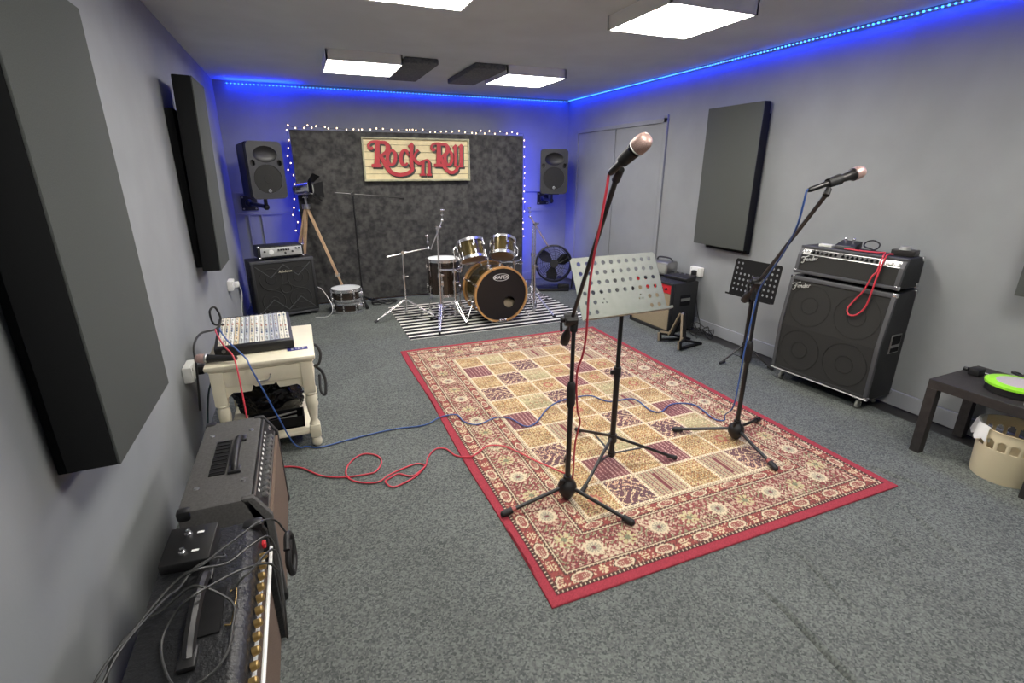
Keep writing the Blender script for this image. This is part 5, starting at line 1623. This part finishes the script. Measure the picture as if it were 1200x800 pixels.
sm = o.modifiers.new('shell', 'SOLIDIFY'); sm.thickness = .003; sm.offset = -1
b = MB()
n = 40
prev = None
for j, (r, z, w_) in enumerate(((BR1 + .016, BHH - .050, .018), (BR1 + .010, BHH - .01, .006), (BR1 + .004, BHH + .008, .004), (BR1 - .008, BHH + .004, .003), (BR1 - .016, BHH - .08, .006))):
    ring = []
    for k in range(n):
        a = 2 * math.pi * k / n
        f = .5 + .5 * math.cos(a - 2.2)
        zz_ = z - (w_ * 1.5 * f * (1 if j == 0 else 0)) + .5 * w_ * math.sin(k * 2.3)
        rr_ = r + w_ * .5 * math.sin(k * 1.7 + j)
        ring.append(b.bm.verts.new((rr_ * math.cos(a), rr_ * math.sin(a), zz_)))
    if prev:
        for k in range(n):
            if not (8 < k < 18):
                continue
            b.bm.faces.new((prev[k], prev[(k + 1) % n], ring[(k + 1) % n], ring[k]))
    prev = ring
bmesh.ops.delete(b.bm, geom=[v for v in b.bm.verts if not v.link_faces], context='VERTS')
o = b.build('liner', M['bag'], t, label='crumpled white bag lining the bin')

# ================================================================= MICROPHONE LEADS
blue_floor = [(-.131, 2.864), (-.055, 2.825), (.127, 2.854), (.373, 2.879), (.57, 2.858), (.69, 2.905), (.796, 2.899), (.815, 2.786), (.885, 2.716), (1.023, 2.759), (1.107, 2.712), (1.153, 2.581), (1.237, 2.595), (1.39, 2.744), (1.539, 2.823), (1.763, 2.822), (1.84, 2.684), (2.025, 2.653), (2.027, 2.465), (2.08, 2.416), (2.226, 2.481), (2.359, 2.412), (2.335, 2.205), (2.38, 2.16)]
bl = [(-.51, 3.20, TZ + .105), (-.495, 3.12, TZ + .105), (-.44, 2.97, TZ + .08), (-.36, 2.84, TZ + .025), (-.335, 2.78, TZ - .02), (-.25, 2.74, .30), (-.20, 2.76, .12), (-.17, 2.83, .03)]
for x, y in blue_floor:
    bl.append((x, y, .007 if x < .66 else RZ + .008))
mt = Vector(MIC2[0]); ax2 = (Vector(MIC2[1]) - mt).normalized()
bl += [(2.36, 2.14, .07), (2.25, 1.99, .22), (2.235, 1.965, .42), (2.235, 1.96, .60), (2.24, 1.945, .84), (2.215, 1.905, .965), (2.04, 1.665, 1.185), (1.915, 1.52, 1.32), (1.885, 1.483, 1.42)]
bl.append(tuple(mt - ax2 * .006)); bl.append(tuple(mt + ax2 * .01))
cable('microphone_lead', 'blue lead from the mixing desk across the rug to the right microphone', bl, .0042, M['blue'], 8, 'coloured microphone leads')
red_floor = [(-.256, 2.683), (-.165, 2.635), (-.068, 2.515), (.039, 2.454), (.17, 2.434), (.213, 2.447), (.252, 2.527), (.235, 2.606), (.164, 2.65), (.093, 2.593), (.058, 2.501), (.076, 2.414), (.139, 2.359), (.209, 2.339), (.263, 2.366), (.348, 2.414), (.429, 2.433), (.465, 2.402), (.451, 2.362), (.381, 2.325), (.319, 2.373), (.273, 2.352), (.241, 2.316), (.269, 2.264), (.333, 2.279), (.405, 2.32), (.47, 2.393), (.507, 2.479), (.568, 2.544), (.624, 2.521), (.657, 2.427), (.72, 2.366), (.774, 2.389), (.854, 2.439), (.937, 2.402), (.993, 2.303), (1.045, 2.19), (1.10, 2.083), (1.15, 1.98), (1.125, 1.92)]
rl = [(-.53, 3.19, TZ + .105), (-.515, 3.10, TZ + .11), (-.47, 2.96, TZ + .075), (-.425, 2.86, TZ + .052), (-.405, 2.80, TZ + .01), (-.39, 2.72, .44), (-.38, 2.66, .26), (-.36, 2.64, .10), (-.33, 2.66, .02)]
for i, (x, y) in enumerate(red_floor):
    z = .007 if x < .66 else RZ + .0115
    if 13 <= i <= 22 and i % 4 == 2:
        z += .008
    rl.append((x, y, z))
mt = Vector(MIC1[0]); ax1 = (Vector(MIC1[1]) - mt).normalized()
rl += [(1.11, 1.885, .12), (1.10, 1.86, .30), (1.09, 1.81, .44), (1.04, 1.755, .54), (.992, 1.691, .739), (.987, 1.642, .848), (.966, 1.589, .957), (.928, 1.523, 1.139), (.907, 1.468, 1.275), (.894, 1.42, 1.379), (.889, 1.385, 1.50)]
rl.append(tuple(mt - ax1 * .006)); rl.append(tuple(mt + ax1 * .01))
cable('microphone_lead', 'red lead from the mixing desk looped on the carpet to the nearest microphone', rl, .0044, M['red'], 8, 'coloured microphone leads')
